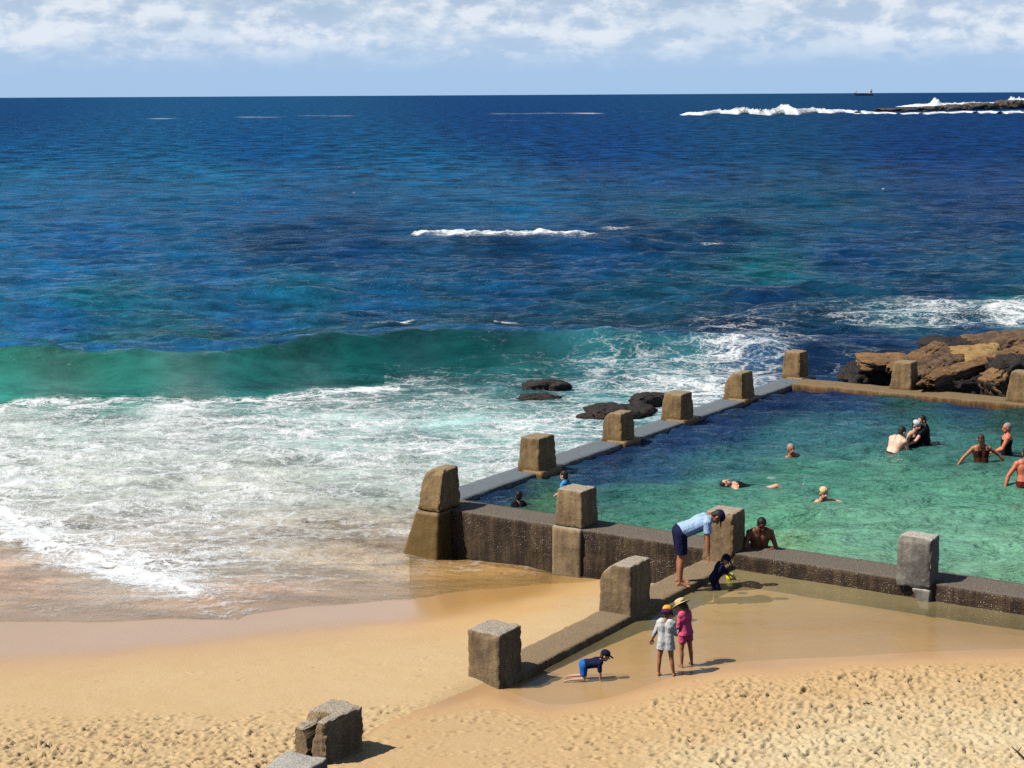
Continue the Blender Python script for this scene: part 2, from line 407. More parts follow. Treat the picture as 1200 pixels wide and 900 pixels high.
mid = sst(470, 640, spx)
tr = np.where(isleft & (spx < 600), trL, trR*(.55+.45*sst(700, 900, spx)))
tr = tr*(1-.75*np.exp(-((spx-520)/110)**2)*sst(830, 850, spy))
pale = np.where(isleft, .25, sst(0, 75, spy-np.interp(spx, [430, 700, 900, 1050, 1200], [900, 880, 815, 790, 785])+nz_*30))
# footprints: hundreds of shallow dents with pushed-up rims
dent = np.zeros_like(SZ)
def stamp(cx, cy, ang, L, W, D):
    r = L*1.9
    i0, i1 = np.searchsorted(ys, [cy-r, cy+r]); j0, j1 = np.searchsorted(xs, [cx-r, cx+r])
    if i1-i0 < 3 or j1-j0 < 3: return
    dx = SX[i0:i1, j0:j1]-cx; dy = SY[i0:i1, j0:j1]-cy
    a = (dx*math.cos(ang)+dy*math.sin(ang))/L; b = (-dx*math.sin(ang)+dy*math.cos(ang))/W
    q = np.sqrt(a*a+b*b)
    dent[i0:i1, j0:j1] += D*(-sst(1.15, .45, q)+.42*np.exp(-((q-1.35)/.3)**2)) 
NF = 0
for _ in range(20500):
    cx = RNG.uniform(-8.9, 9.9); cy = RNG.uniform(17.5, 24.5)
    i = min(np.searchsorted(ys, cy), len(ys)-1); j = min(np.searchsorted(xs, cx), len(xs)-1)
    if RNG.random() > tr[i, j]+.02*(wet[i, j] < .1): continue
    sz = RNG.choice([.55, .8, 1.0], p=[.5, .3, .2])
    stamp(cx, cy, RNG.normal(.35, .7), 1.0*(.078*sz*RNG.uniform(.7, 1.4)), .036*sz*RNG.uniform(.8, 1.5), .036*sz*RNG.uniform(.5, 1.4)); NF += 1
rough = fbm(SX*5, SY*5, 1.0, 4, .6)*.026+.010*fbm(SX*9, SY*9, 3.0, 3)+fbm(SX*16, SY*16, 5.0, 3, .6)*.013
smoothp = fbm(SX*2, SY*2, 9.0, 3)*.010
SZ = SZ+np.clip(dent, -.10, .05)*(.25+.75*tr)+rough*(.04+.96*tr)*(1-.9*np.clip(wet, 0, 1)*(tr < .3))+smoothp*(1-wet)
# a little trail of odd prints on the smooth sand
me = grid_mesh('sand', SX, SY, SZ)
attr(me, 'wet', np.clip(wet*(.55+.45*sheen), 0, 1)); attr(me, 'pale', pale)
attr(me, 'gold', np.where(isleft, sst(430, 580, spx), .40))
link('sand', me, MAT_SAND)['kind'] = 'structure'
# broad seabed and land so the beach goes on beyond the modelled dents

# ------------------------------------------------------------------ sea
rows_d = 8.6/np.concatenate([np.linspace(8.6/24.0, 8.6/110, 760), np.linspace(8.6/110, 8.6/32000, 190)[1:]])
azs = np.radians(np.concatenate([np.linspace(-34, -19, 60)[:-1], np.linspace(-19, 19, 1120), np.linspace(19, 34, 60)[1:]]))
D_, A_ = np.meshgrid(rows_d, azs, indexing='ij')
WX = D_*np.tan(A_); WY = D_
wpx, wpy = proj(WX, WY, SEA)
drow = np.gradient(rows_d)[:, None]+0*WX
Z = np.zeros_like(WX); RNG = np.random.default_rng(23)
near = sst(470, 440, wpy)                                          # 1 out to sea, 0 in the wash
for i in range(46):
    lam = .60*(1.054**i)*RNG.uniform(.9, 1.1)
    th = RNG.normal(0.12, .50)
    kx, ky = math.sin(th)*2*math.pi/lam, math.cos(th)*2*math.pi/lam
    a = .0082*lam**.72*RNG.uniform(.6, 1.2)
    vis = sst(2.0, 4.0, lam/drow)
    ph = RNG.uniform(0, 6.28)
    Z += a*vis*np.sin(kx*WX+ky*WY+ph+1.2*perlin(WX/lam*.15+i, WY/lam*.15, 3.0) if i % 3 == 0 else kx*WX+ky*WY+ph)
Z = Z+1.2*np.maximum(Z, 0)**2
Z *= .28+.72*near
Z *= 1-.8*np.exp(-((wpy-287)/13.)**2)*sst(420, 480, wpx)*sst(760, 700, wpx)
# the main breaker: a smooth swell face standing up before the wash
def polyY(pts, z):
    q = np.array([P(a, b, z) for a, b in pts]); return q
crest = polyY([(-500, 412), (0, 408), (150, 406), (300, 401), (400, 390), (500, 383), (640, 383), (760, 386), (860, 384), (1000, 384), (1500, 384)], .85)
cy_ = np.interp(WX, crest[:, 0], crest[:, 1])+perlin(WX*.22, WX*0, 4.0)*.7
amp = np.interp(WX, [-20, -14, -6, -2, 3, 8, 14], [.86, .86, .88, .84, .72, .55, .30])*(1+.10*perlin(WX*.3, WX*0, 8.))
t_ = WY-cy_
Z += amp*np.where(t_ < 0, np.exp(-np.abs(t_/1.7)**1.35), np.exp(-(t_/5.0)**2))
def swell(pts, z, a_pts, wf, wb):
    q = polyY(pts, z); c = np.interp(WX, q[:, 0], q[:, 1])+perlin(WX*.15, WX*0, z*37)*1.2
    A = np.interp(WX, [P(p, pts[0][1], 0)[0] for p, _ in a_pts], [b for _, b in a_pts])
    t = WY-c
    return A*np.where(t < 0, np.exp(-(t/wf)**2), np.exp(-(t/wb)**2))
Z += swell([(-400, 352), (0, 346), (150, 340), (300, 334), (700, 330)], .4, [(0, .5), (200, .5), (330, .25), (450, 0)], 3.0, 5.0)
Z += swell([(300, 330), (640, 326), (900, 330)], .3, [(250, 0), (330, .3), (420, .25), (520, .1), (800, .25), (900, .1)], 3.0, 5.0)
ridge = swell([(200, 282), (480, 279), (700, 278), (800, 274), (1000, 276)], .5, [(250, 0), (350, .35), (480, .55), (700, .55), (800, .3), (880, 0)], 2.4, 5.0)
Z += ridge
Z += swell([(850, 365), (960, 360), (1100, 355), (1300, 352)], .5, [(820, 0), (900, .45), (1100, .5), (1200, .5)], 1.6, 4.0)
Z += swell([(-300, 262), (200, 258), (600, 262), (1200, 255)], .31, [(-100, .3), (300, .2), (600, .3), (900, .35), (1200, .3)], 4.0, 8.0)
Z += swell([(-300, 225), (600, 228), (1200, 222)], .33, [(-100, .4), (300, .3), (600, .2), (900, .4), (1200, .3)], 6.0, 12.0)
# little ridges of the wash
wash = sst(455, 480, wpy)
Z += wash*(fbm(WX*.55, WY*.9, 3.0, 4, .6)*.16*sst(720, 560, wpy)+fbm(WX*2.2, WY*3., 6., 3, .6)*.035*sst(740, 600, wpy))
Z += SEA
# foam density laid out over the water
foam_pts = [(0, 300, 0), (300, 300, 0), (600, 320, 0), (900, 300, 0), (1200, 320, 0), (0, 380, 0), (300, 360, 0), (600, 360, 0), (750, 350, 0),
 (100, 440, 0), (0, 445, 0), (200, 440, 0), (300, 435, 0), (400, 425, 0), (500, 415, .0), (0, 459, .02), (150, 458, .02), (260, 456, .02), (370, 446, .05),
 (0, 474, .72), (100, 476, .62), (200, 473, .70), (330, 467, .58), (420, 459, .46), (500, 465, .42), (560, 480, .48),
 (60, 500, .55), (140, 505, .5), (250, 505, .55), (0, 525, .62), (100, 535, .58), (200, 525, .55), (300, 520, .62), (350, 500, .62), (400, 520, .55), (500, 520, .6), (580, 545, .55), (450, 490, .55),
 (0, 565, .7), (100, 580, .58), (200, 580, .5), (300, 580, .5), (400, 570, .45), (480, 580, .38),
 (0, 600, .9), (30, 618, .88), (65, 638, .84), (100, 652, .84), (140, 666, .84), (110, 615, .55), (40, 590, .55), (160, 625, .6), (190, 684, .85), (235, 704, .62), (265, 718, .5), (276, 726, .42), (230, 640, .5), (300, 650, .45), (350, 640, .4), (400, 640, .32), (440, 630, .3), (455, 600, .4),
 (420, 690, .14), (350, 695, .36), (300, 690, .42), (460, 670, .25), (340, 720, .10), (380, 715, .06),
 (0, 650, .18), (0, 680, .12), (60, 690, .10), (120, 712, .08), (180, 726, .06), (0, 730, .04), (240, 745, .0), (0, 760, 0), (540, 662, .26), (600, 672, .26), (520, 684, .16), (660, 682, .12), (560, 700, .0), (440, 735, 0),
 (560, 400, .0), (640, 410, .08), (560, 440, .18), (600, 460, .34), (640, 425, .22), (700, 430, .40), (760, 430, .45), (820, 440, .55), (700, 455, .45), (640, 490, .5), (770, 450, .55), (600, 500, .6), (700, 480, .5), (830, 460, .65),
 (700, 400, .03), (780, 405, .05), (880, 402, .5), (850, 398, .3), (960, 392, .12), (1000, 384, .42), (1050, 380, .5), (1100, 376, .62), (1180, 374, .68), (1250, 372, .7), (930, 368, .32), (1080, 356, .4), (1140, 366, .5), (980, 362, .25), (1160, 352, .05), (900, 350, 0), (1020, 402, .05), (1100, 395, .05), (1180, 395, .05), (900, 425, .5), (850, 425, .6), (980, 430, .3), (940, 408, .4), (960, 425, .15), (990, 340, 0), (1100, 335, 0)]
foam = idw(foam_pts, wpx, wpy)[..., 0]
foam *= sst(330, 352, wpy)
foam = np.where(wpy < 455, foam*1.0, foam)
fe = np.interp(wpx, [-300, 0, 120, 240, 330, 420, 460, 640], [468, 468, 467, 464, 462, 452, 452, 440])+perlin(WX*.5, WX*0, 5.)*5+perlin(WX*1.6, WX*0, 7.)*3
front = np.exp(-((wpy-fe-4)/5.0)**2)*(wpx < 470)
foam = np.maximum(foam*np.where(wpx < 450, sst(-3, 5, wpy-fe), 1), front*.72)
# a second line of bubbles, the old bore edges
for pl, st in (([(400, 440), (440, 448), (520, 470), (600, 490)], .0),):
    q = np.array(pl); yy = np.interp(wpx, q[:, 0], q[:, 1], left=-999, right=-999); foam = np.maximum(foam, foam+st*np.exp(-((wpy-yy)/3.5)**2))
# crests
wc = np.exp(-((wpy-np.interp(wpx, [470, 560, 700], [283.5, 284.5, 285]))/4.6)**2)*sst(472, 490, wpx)*sst(712, 690, wpx)
foam = np.maximum(foam, wc*(1.0+.7*perlin(WX*.8, WY*.5, 3.)))
Z += wc*.34*(1+.9*fbm(WX*1.2, WY*.6, 2., 3))
foam = np.maximum(foam, np.exp(-((wpy-271)/1.4)**2)*sst(690, 715, wpx)*sst(760, 730, wpx)*.5)
foam = np.maximum(foam, np.exp(-((wpy-290)/1.3)**2)*sst(815, 825, wpx)*sst(860, 835, wpx)*.7)
foam = np.maximum(foam, np.exp(-((wpy-381)/2.6)**2)*sst(425, 445, wpx)*sst(500, 470, wpx)*.85)
foam = np.maximum(foam, np.exp(-((wpy-381)/2.0)**2)*sst(560, 590, wpx)*sst(640, 600, wpx)*.6)
for x0, x1, yy, s_ in ((160, 215, 138.5, .5), (270, 340, 136.8, .7), (340, 425, 135.5, .65), (565, 640, 133.5, .7), (620, 715, 132.8, .75), (560, 680, 140.5, .4), (850, 930, 168, .35), (730, 790, 131, .3), (0, 30, 140, .3)):
    foam = np.maximum(foam, s_*np.exp(-((wpy-yy-1.2*perlin(WX*.012, WX*0, yy))/.9)**2)*sst(x0-12, x0+25, wpx)*sst(x1+12, x1-25, wpx)*(.75+.7*perlin(WX*.05, WY*.01, yy)))
chopz = Z-SEA
cap_ = sst(.62, .80, perlin(WX*.55, WY*.16, 2.)*.6+perlin(WX*1.7, WY*.5, 7.)*.6)*(wpy < 350)*(wpy > 122)*sst(.02, .14, chopz)
foam = np.maximum(foam, cap_*.5)
# body colour of the water column: sand below near in, deep blue farther out, painted sky reflection behind the breaker
bp = [(0, 114, 12, 62, 112), (600, 114, 11, 58, 110), (1200, 112, 11, 56, 108), (0, 140, 11, 60, 112), (600, 140, 9, 54, 110), (1200, 145, 8, 50, 106),
 (0, 175, 9, 70, 122), (300, 175, 9, 68, 122), (700, 175, 8, 54, 110), (1100, 175, 7, 48, 104), (0, 210, 9, 86, 132), (250, 215, 9, 86, 132), (500, 215, 9, 78, 126), (800, 215, 8, 60, 112), (1150, 215, 7, 50, 104),
 (0, 245, 16, 86, 138), (300, 245, 14, 78, 132), (600, 245, 14, 80, 128), (800, 250, 9, 72, 104), (950, 250, 9, 66, 100), (1150, 250, 8, 46, 92), (100, 290, 16, 78, 134), (400, 290, 13, 62, 116), (700, 300, 13, 64, 116), (1000, 300, 12, 56, 104), (900, 318, 14, 86, 104), (1150, 320, 12, 62, 96),
 (100, 352, 16, 96, 122), (60, 330, 20, 88, 142), (250, 325, 18, 82, 134), (350, 345, 18, 86, 120), (60, 380, 24, 92, 148), (300, 378, 22, 84, 134), (600, 345, 13, 64, 108), (900, 350, 11, 46, 88), (1100, 345, 11, 50, 88), (760, 345, 12, 66, 96), (450, 360, 16, 72, 118),
 (0, 425, 8, 78, 56), (120, 425, 8, 80, 56), (250, 415, 8, 76, 58), (350, 410, 8, 62, 56), (450, 400, 7, 46, 54), (600, 394, 8, 44, 60), (720, 394, 8, 40, 62), (850, 390, 8, 34, 62), (950, 385, 12, 50, 74),
 (0, 461, 44, 124, 110), (150, 460, 36, 116, 104), (300, 452, 26, 100, 94), (430, 435, 18, 88, 86), (550, 425, 16, 78, 78), (620, 440, 30, 90, 92), (700, 430, 44, 110, 120), (800, 430, 50, 118, 130), (880, 425, 40, 84, 120), (960, 430, 16, 42, 76),
 (0, 500, 168, 180, 172), (200, 500, 166, 178, 172), (400, 500, 146, 172, 166), (560, 500, 124, 164, 160), (720, 470, 60, 120, 124), (100, 570, 176, 182, 172), (300, 570, 176, 180, 170), (450, 560, 158, 172, 164),
 (100, 650, 182, 168, 150), (300, 640, 178, 170, 154), (420, 640, 178, 162, 140), (0, 690, 184, 156, 134), (300, 720, 192, 158, 132), (560, 660, 186, 146, 92), (1060, 385, 30, 92, 110), (1180, 375, 40, 104, 120), (1150, 395, 20, 60, 100), (1030, 420, 12, 34, 60)]
bp += [(400, 287, 8, 46, 82), (330, 286, 9, 50, 90), (600, 293, 9, 50, 90), (750, 277, 8, 46, 84), (830, 276, 8, 48, 86)]
bpl = [(a, b)+lin(c, d, e) for a, b, c, d, e in bp]
body = idw(bpl, wpx, wpy, 2.2, 3.2, 200.)
body[..., 1] *= np.interp(wpy, [120, 360, 400], [1.12, 1.12, 1.0])
alpha = np.interp(wpy, [440, 480, 560, 620, 660, 700, 740, 800], [1, .93, .82, .68, .55, .42, .25, .1])*1.0
alpha = np.where(wpx > 480, alpha*np.interp(wpy, [560, 640, 670], [1, .7, .45]), alpha)
tint = np.ones(WX.shape+(3,))*np.array([.93, .94, .91])
# run-up: inside the swash line the sheet of water lies on the sand
swash = np.interp(wpx, [-400, 0, 150, 250, 279, 290, 350, 480, 560, 690, 705], [742, 742, 741, 739, 738, 730, 722, 712, 700, 684, 680])+perlin(WX*.8, WY*0, 3.)*5
szz = np.full_like(WX, -2.0)
mk = (wpy > 560) & (np.abs(WX) < 26)
szz[mk] = sand_z(WX[mk], WY[mk])
alpha = np.where(mk, alpha*sst(4, -28, wpy-swash), alpha)
runup = np.maximum(Z, szz+.012+.035*sst(0, -40, wpy-swash))
Z = np.where(mk & (wpy < swash), runup, np.where(mk, np.minimum(Z, szz-.15), Z))
# the bore front stands a few centimetres proud
bore = np.interp(wpx, [-100, 0, 65, 140, 190, 235, 275, 285, 290], [590, 598, 640, 668, 686, 706, 722, 722, 500])
Z += np.where((wpx < 300), .045*sst(284, 240, wpx)*np.exp(-np.maximum(0, bore-wpy)**2/300.)*sst(2, -3, wpy-bore)*sst(560, 600, wpy), 0)
u_, v_ = to_uv(WX, WY)
wside = (WX-WK0[0])*_wn[0]+(WY-WK0[1])*_wn[1]
inside = ((u_ > .2) & (v_ > -.55) & (u_ < 16.7)) | ((wside > .1) & (u_ < .1) & (v_ > 1.0))
back = (sst(-.15, .35, t_)*np.exp(-(np.maximum(t_, 0)/4.5)**2)*.85)[..., None]  # blue of the reflected sky painted onto the back of the crest
bl = np.stack([np.interp(wpx, [0, 400, 700, 1000], [a, b_, c_, d_]) for a, b_, c_, d_ in zip(lin(30, 98, 152), lin(20, 82, 130), lin(12, 60, 100), lin(10, 46, 88))], -1)
body = body*(1-back)+bl*back
body = body*np.interp(wpy, [440, 490, 620, 690], [.80, 1.25, 1.25, 1.55])[..., None]
me = grid_mesh('sea', WX, WY, Z, ~inside)
foam = np.clip(foam-.03*sst(.3, .5, foam)*sst(640, 540, wpx)-.04*sst(780, 860, wpx)*(wpy > 340)+.06*fbm(WX*.4, WY*.6, 1., 3)*(foam > .05), 0, 1.2)
attr(me, 'foam', foam); attr(me, 'alpha', alpha); attr(me, 'far', sst(45, 260, D_))
face_ = np.where(t_ < 0, np.exp(-((t_+1.6)/1.7)**2), np.exp(-(t_/.25)**2)*.4)*np.clip(amp, 0, 1)
attr(me, 'vary', 1-.65*np.clip(face_*1.15, 0, 1))
cattr(me, 'body', body*1.0); cattr(me, 'tint', tint)
link('sea', me, MAT_SEA)['kind'] = 'structure'
zsea_lookup = lambda x, y: float(Z[np.argmin(np.abs(rows_d-y)), np.argmin(np.abs(azs-math.atan2(x, y)))])

# ------------------------------------------------------------------ the rock pool: water, floor
LU, LV = 16.45, 24.0
pu = lines([(.3, LU+.02, .055)]); pv = lines([(-.45, LV, .055)])
PU, PV = np.meshgrid(pu, pv, indexing='ij')
PX = C0[0]+U[0]*PU+V[0]*PV; PY = C0[1]+U[1]*PU+V[1]*PV
PZ = np.zeros_like(PX); RNG = np.random.default_rng(31)
for i in range(26):
    lam = .22*1.10**i; th = RNG.normal(.2, .8)
    kx, ky = math.sin(th)*6.283/lam, math.cos(th)*6.283/lam
    PZ += .0135*lam**.9*RNG.uniform(.5, 1.2)*np.sin(kx*PX+ky*PY+RNG.uniform(0, 6.3)+1.5*perlin(PX*.4+i, PY*.4, 1.))
PZ = PZ*(.75+.6*fbm(PX*.25, PY*.25, 3.0, 3))
q = P(886, 569, POOL); PZ = PZ*(1-.8*np.exp(-((PX-q[0])**2+(PY-q[1])**2)/1.4))+POOL
ppx, ppy = proj(PX, PY, POOL)
pp = [(560, 580, 14, 42, 80), (600, 575, 14, 44, 76), (650, 600, 62, 108, 78), (640, 582, 52, 98, 72), (700, 560, 12, 48, 88), (720, 530, 8, 38, 84), (800, 520, 12, 52, 100), (760, 555, 24, 74, 108), (820, 490, 8, 40, 86), (700, 585, 42, 104, 96), (760, 590, 52, 120, 104), (860, 500, 10, 50, 94), (850, 545, 38, 104, 110), (830, 580, 60, 134, 110),
 (900, 470, 7, 40, 86), (960, 462, 7, 42, 92), (1000, 475, 18, 66, 112), (1000, 495, 36, 104, 116), (930, 510, 36, 102, 112), (1060, 470, 38, 84, 80), (1130, 478, 16, 62, 108), (1190, 495, 36, 84, 74), (1100, 500, 44, 112, 110), (1150, 520, 50, 116, 108),
 (950, 560, 64, 140, 116), (1050, 560, 70, 144, 118), (1150, 570, 76, 146, 116), (900, 610, 80, 150, 116), (1000, 620, 96, 160, 128), (1100, 630, 102, 166, 134), (1180, 640, 106, 168, 134), (1000, 650, 110, 164, 128), (920, 640, 106, 158, 110), (1150, 680, 112, 168, 132), (1250, 600, 92, 158, 126), (720, 620, 64, 130, 106), (790, 630, 72, 138, 106)]
ppl = [(a, b)+tuple((.86+.26*min(1, max(0, (b-470)/110)))*t for t in lin(c, d, e)) for a, b, c, d, e in pp]
pbody = idw(ppl, ppx+perlin(PX*.5, PY*.5, 2.)*22, ppy+perlin(PX*.5, PY*.5, 5.)*9, 2.2, 3.2, 300.)
lum = pbody.mean(-1, keepdims=True); pbody = pbody*.84+lum*.16
pfoam = np.zeros_like(PX)
for a, b, am in ((1044, 528, .9), (1070, 523, .7), (1085, 522, .7), (1150, 542, 1.), (1179, 533, .8), (1202, 571, 1.), (929, 537, 1.), (880, 569, .8), (958, 584, 1.2), (661, 577, .6), (608, 595, .6), (889, 644, 1.)):
    q = P(a, b, POOL); rr = np.hypot(PX-q[0], PY-q[1])
    PZ += am*.020*np.exp(-rr/.9)*np.sin(rr*9.5)*sst(.15, .4, rr)
for a, b, r_, am in ((904, 561, .13, .42), (866, 565, .10, .36), (972, 580, .12, .45), (917, 539, .10, .4)):
    q = P(a, b, POOL); pfoam = np.maximum(pfoam, am*np.exp(-((PX-q[0])**2+(PY-q[1])**2)/r_**2))
me = grid_mesh('pool_water', PX, PY, PZ)
attr(me, 'foam', pfoam); attr(me, 'alpha', PZ*0+.80); attr(me, 'far', PZ*0); attr(me, 'vary', PZ*0+1)
cattr(me, 'body', pbody*1.15); cattr(me, 'tint', np.ones(PX.shape+(3,))*np.array([.35, .72, .62]))
link('pool_water', me, MAT_POOL)['kind'] = 'structure'
fu, fv = np.meshgrid(lines([(.2, LU+.1, .35)]), lines([(-.5, LV, .35)]), indexing='ij')
FX = C0[0]+U[0]*fu+V[0]*fv; FY = C0[1]+U[1]*fu+V[1]*fv
FZ = .25-.85*sst(0, 9, fu)+.12*fbm(FX*.4, FY*.4, 1., 3)
me = grid_mesh('pool_floor', FX, FY, FZ)
m, g = new_mat('pool_sand'); pos = g.node('ShaderNodeNewGeometry').outputs['Position']
c = g.mix(g.ramp(g.noise(pos, .5, 4, .6), .4, .6), (.45, .36, .2, 1), (.12, .12, .08, 1))
g.l.new(g.node('ShaderNodeBsdfDiffuse', {'Color': c}).outputs[0], g.out.inputs[0])
link('pool_floor', me, m)['kind'] = 'structure'
def pool_floor(x, y):
    u1, v1 = to_uv(x, y); return .25-.85*float(sst(0, 9, np.array(u1)))
# shallow wading pool in front of it
gu, gv = np.meshgrid(lines([(-9, .0, .06)]), lines([(1.2, 20, .06)]), indexing='ij')
GX = C0[0]+U[0]*gu+V[0]*gv; GY = C0[1]+U[1]*gu+V[1]*gv
gs = (GX-WK0[0])*_wn[0]+(GY-WK0[1])*_wn[1]
GZ = WADE+.004*fbm(GX*1.5, GY*2.5, 2., 3)+.002*perlin(GX*6, GY*8, 1.)
keep = (gs > .1) & (sand_z(GX, GY) < WADE+.06)
me = grid_mesh('wading_pool_water', GX, GY, GZ, keep)
gpx, gpy = proj(GX, GY, WADE)
depth = np.clip(WADE-sand_z(GX, GY), 0, .4)
attr(me, 'foam', GZ*0); attr(me, 'alpha', .06+.9*depth); attr(me, 'far', GZ*0); attr(me, 'vary', GZ*0+1)
cattr(me, 'body', np.ones(GX.shape+(3,))*np.array(lin(206, 188, 136))); cattr(me, 'tint', np.ones(GX.shape+(3,))*np.array([.99, .98, .93]))
link('wading_pool_water', me, MAT_WADE)['kind'] = 'structure'

# ------------------------------------------------------------------ concrete: walls, walkway, posts
def box_surface(nx, ny, nz):
    """surface grid of the unit cube as verts (0..1) and quads, shared along the edges"""
    key, vs, qs = {}, [], []
    def vid(i, j, k):
        t = (i, j, k)
        if t not in key: key[t] = len(vs); vs.append((i/nx, j/ny, k/nz))
        return key[t]
    for i in range(nx):
        for j in range(ny):
            qs.append([vid(i, j, 0), vid(i, j+1, 0), vid(i+1, j+1, 0), vid(i+1, j, 0)])
            qs.append([vid(i, j, nz), vid(i+1, j, nz), vid(i+1, j+1, nz), vid(i, j+1, nz)])
    for i in range(nx):
        for k in range(nz):
            qs.append([vid(i, 0, k), vid(i+1, 0, k), vid(i+1, 0, k+1), vid(i, 0, k+1)])
            qs.append([vid(i, ny, k), vid(i, ny, k+1), vid(i+1, ny, k+1), vid(i+1, ny, k)])
    for j in range(ny):
        for k in range(nz):
            qs.append([vid(0, j, k), vid(0, j, k+1), vid(0, j+1, k+1), vid(0, j+1, k)])
            qs.append([vid(nx, j, k), vid(nx, j+1, k), vid(nx, j+1, k+1), vid(nx, j, k+1)])
    return np.array(vs), np.array(qs)
def vnormals(v, q):
    a = np.cross(v[q[:, 2]]-v[q[:, 0]], v[q[:, 3]]-v[q[:, 1]]); n = np.zeros_like(v)
    for k in range(4): np.add.at(n, q[:, k], a)
    return n/np.maximum(np.linalg.norm(n, axis=1), 1e-9)[:, None]
def round_box(v, dims, r):
    h = np.array(dims)/2; p = v*dims-h
    q = np.clip(p, -(h-r), h-r); d = p-q; n = np.linalg.norm(d, axis=1)
    p = np.where((n > 1e-9)[:, None], q+d/np.maximum(n, 1e-9)[:, None]*r, p)
    return p+h
def place(name, v, q, mat, origin, z0, parent=None, ofs=(0, 0, 0)):
    """local a (along V), b (along U), z -> an object whose origin is `origin`"""
    w_ = np.stack([v[:, 0]*V[0]+v[:, 1]*U[0], v[:, 0]*V[1]+v[:, 1]*U[1], v[:, 2]], -1)
    me = np_mesh(name, w_, q)
    return link(name, me, mat, parent, None if parent else (origin[0], origin[1], z0))
def post(label, uv, z0, W, L, H, mat, taper=(0, 0, 0, 0), roundl=0.0, roundf=0.0, n=22, r=.028, amp=.012, chips=.03, group=None, cleft=False, cat='concrete post', seed=0):
    """uv = front left bottom corner"""
    v, q = box_surface(n, n, int(n*1.3)); p = round_box(v, (W, L, H), r)
    w_ = p[:, 2]/H; a, b = p[:, 0].copy(), p[:, 1].copy()
    if roundl:
        t = np.clip((roundl-a)/roundl, 0, 1); zm = H-roundl*1.15*(1-np.sqrt(1-t*t*.96)); p[:, 2] *= zm/H
    if roundf:
        t = np.clip((roundf-b)/roundf, 0, 1); zm = H-roundf*(1-np.sqrt(1-t*t*.9)); p[:, 2] *= zm/H
    w_ = p[:, 2]/H
    p[:, 0] = a+taper[0]*w_*(1-a/W)-taper[1]*w_*(a/W)
    p[:, 1] = b+taper[2]*w_*(1-b/L)-taper[3]*w_*(b/L)
    nn = vnormals(p, q); s = seed*7.7
    d = fbm(p[:, 0]*3+s, p[:, 1]*3, p[:, 2]*3, 3)*amp+fbm(p[:, 0]*14+s, p[:, 1]*14, p[:, 2]*14, 3)*amp*.7
    edge = np.sum(np.abs(v-.5) > .44, 1) >= 2
    d -= edge*chips*1.5*np.clip(fbm(p[:, 0]*7+s, p[:, 1]*7, p[:, 2]*7, 3)+.18, 0, 1)
    d += (nn[:, 2] > .7)*fbm(p[:, 0]*22, p[:, 1]*22, s, 2)*.014
    p = p+nn*d[:, None]
    if cleft:                                                       # split open towards its front left corner
        hw = .026+.085*np.clip((p[:, 2]/H-.52)/.48, 0, 1)**1.2+.018*perlin(p[:, 2]*9, p[:, 2]*0, 2.)
        k = sst(1.25, .75, np.abs(p[:, 0]-.255)/hw)*sst(.36, .30, p[:, 1])
        p[:, 1] += k*(.32-p[:, 1])*.95
        low = (p[:, 0] < .25)*sst(.30, .22, p[:, 1])
        p[:, 2] -= low*np.clip(p[:, 2]-.80*H-(.02*perlin(p[:, 0]*20, p[:, 1]*20, 1.)), 0, 1)*.92
    o0 = UV(uv[0], uv[1]); cx = W/2
    c = o0+V*W/2+U*L/2
    p = p-np.array([W/2, L/2, 0])
    o = place('concrete_post', p, q, mat, c, z0)
    return tag(o, label, cat, group)
def rough_wall(name, label, u0, v0, du, dv, z0, H, mat, seg=.07, amp=.03, top_amp=.006, ends=True, seed=0, facepow=1.0):
    n = [max(2, int(x/seg)) for x in (dv, du, H)]
    v, q = box_surface(*n); p = round_box(v, (dv, du, H), .02)
    nn = vnormals(p, q); s = seed*9.1
    side = np.clip(1-np.abs(nn[:, 2])*1.3, 0, 1)
    X_, Y_, Z_ = p[:, 0]+s, p[:, 1], p[:, 2]
    d = side*(amp*fbm(X_*2.5, Y_*2.5, Z_*2.5, 3)+amp*1.1*fbm(X_*11, Y_*11, Z_*11, 3, .65))+(1-side)*top_amp*fbm(X_*3, Y_*3, 0., 4)
    edge = np.sum((v < .01) | (v > .99), 1) >= 2
    d += edge*.014*fbm(X_*9, Y_*9, Z_*9, 2)
    p = p+nn*d[:, None]
    c = UV(u0, v0)+V*dv/2+U*du/2
    o = place(name, p-np.array([dv/2, du/2, 0]), q, mat, c, z0)
    return o
WT = .78
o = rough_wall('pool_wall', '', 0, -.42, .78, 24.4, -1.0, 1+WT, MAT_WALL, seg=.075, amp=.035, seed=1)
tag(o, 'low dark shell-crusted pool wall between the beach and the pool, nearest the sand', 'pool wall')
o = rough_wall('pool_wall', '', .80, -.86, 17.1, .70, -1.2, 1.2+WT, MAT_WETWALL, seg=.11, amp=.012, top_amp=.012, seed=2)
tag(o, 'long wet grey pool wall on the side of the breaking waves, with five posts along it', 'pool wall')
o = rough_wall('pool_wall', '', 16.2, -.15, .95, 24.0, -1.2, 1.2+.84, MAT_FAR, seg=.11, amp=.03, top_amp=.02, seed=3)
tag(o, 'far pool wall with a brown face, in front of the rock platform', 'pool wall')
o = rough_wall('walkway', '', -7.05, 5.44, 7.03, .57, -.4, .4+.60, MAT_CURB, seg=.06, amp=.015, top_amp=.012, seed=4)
tag(o, 'sandy concrete walkway from the beach to the pool wall, the bending man stands on it', 'walkway')

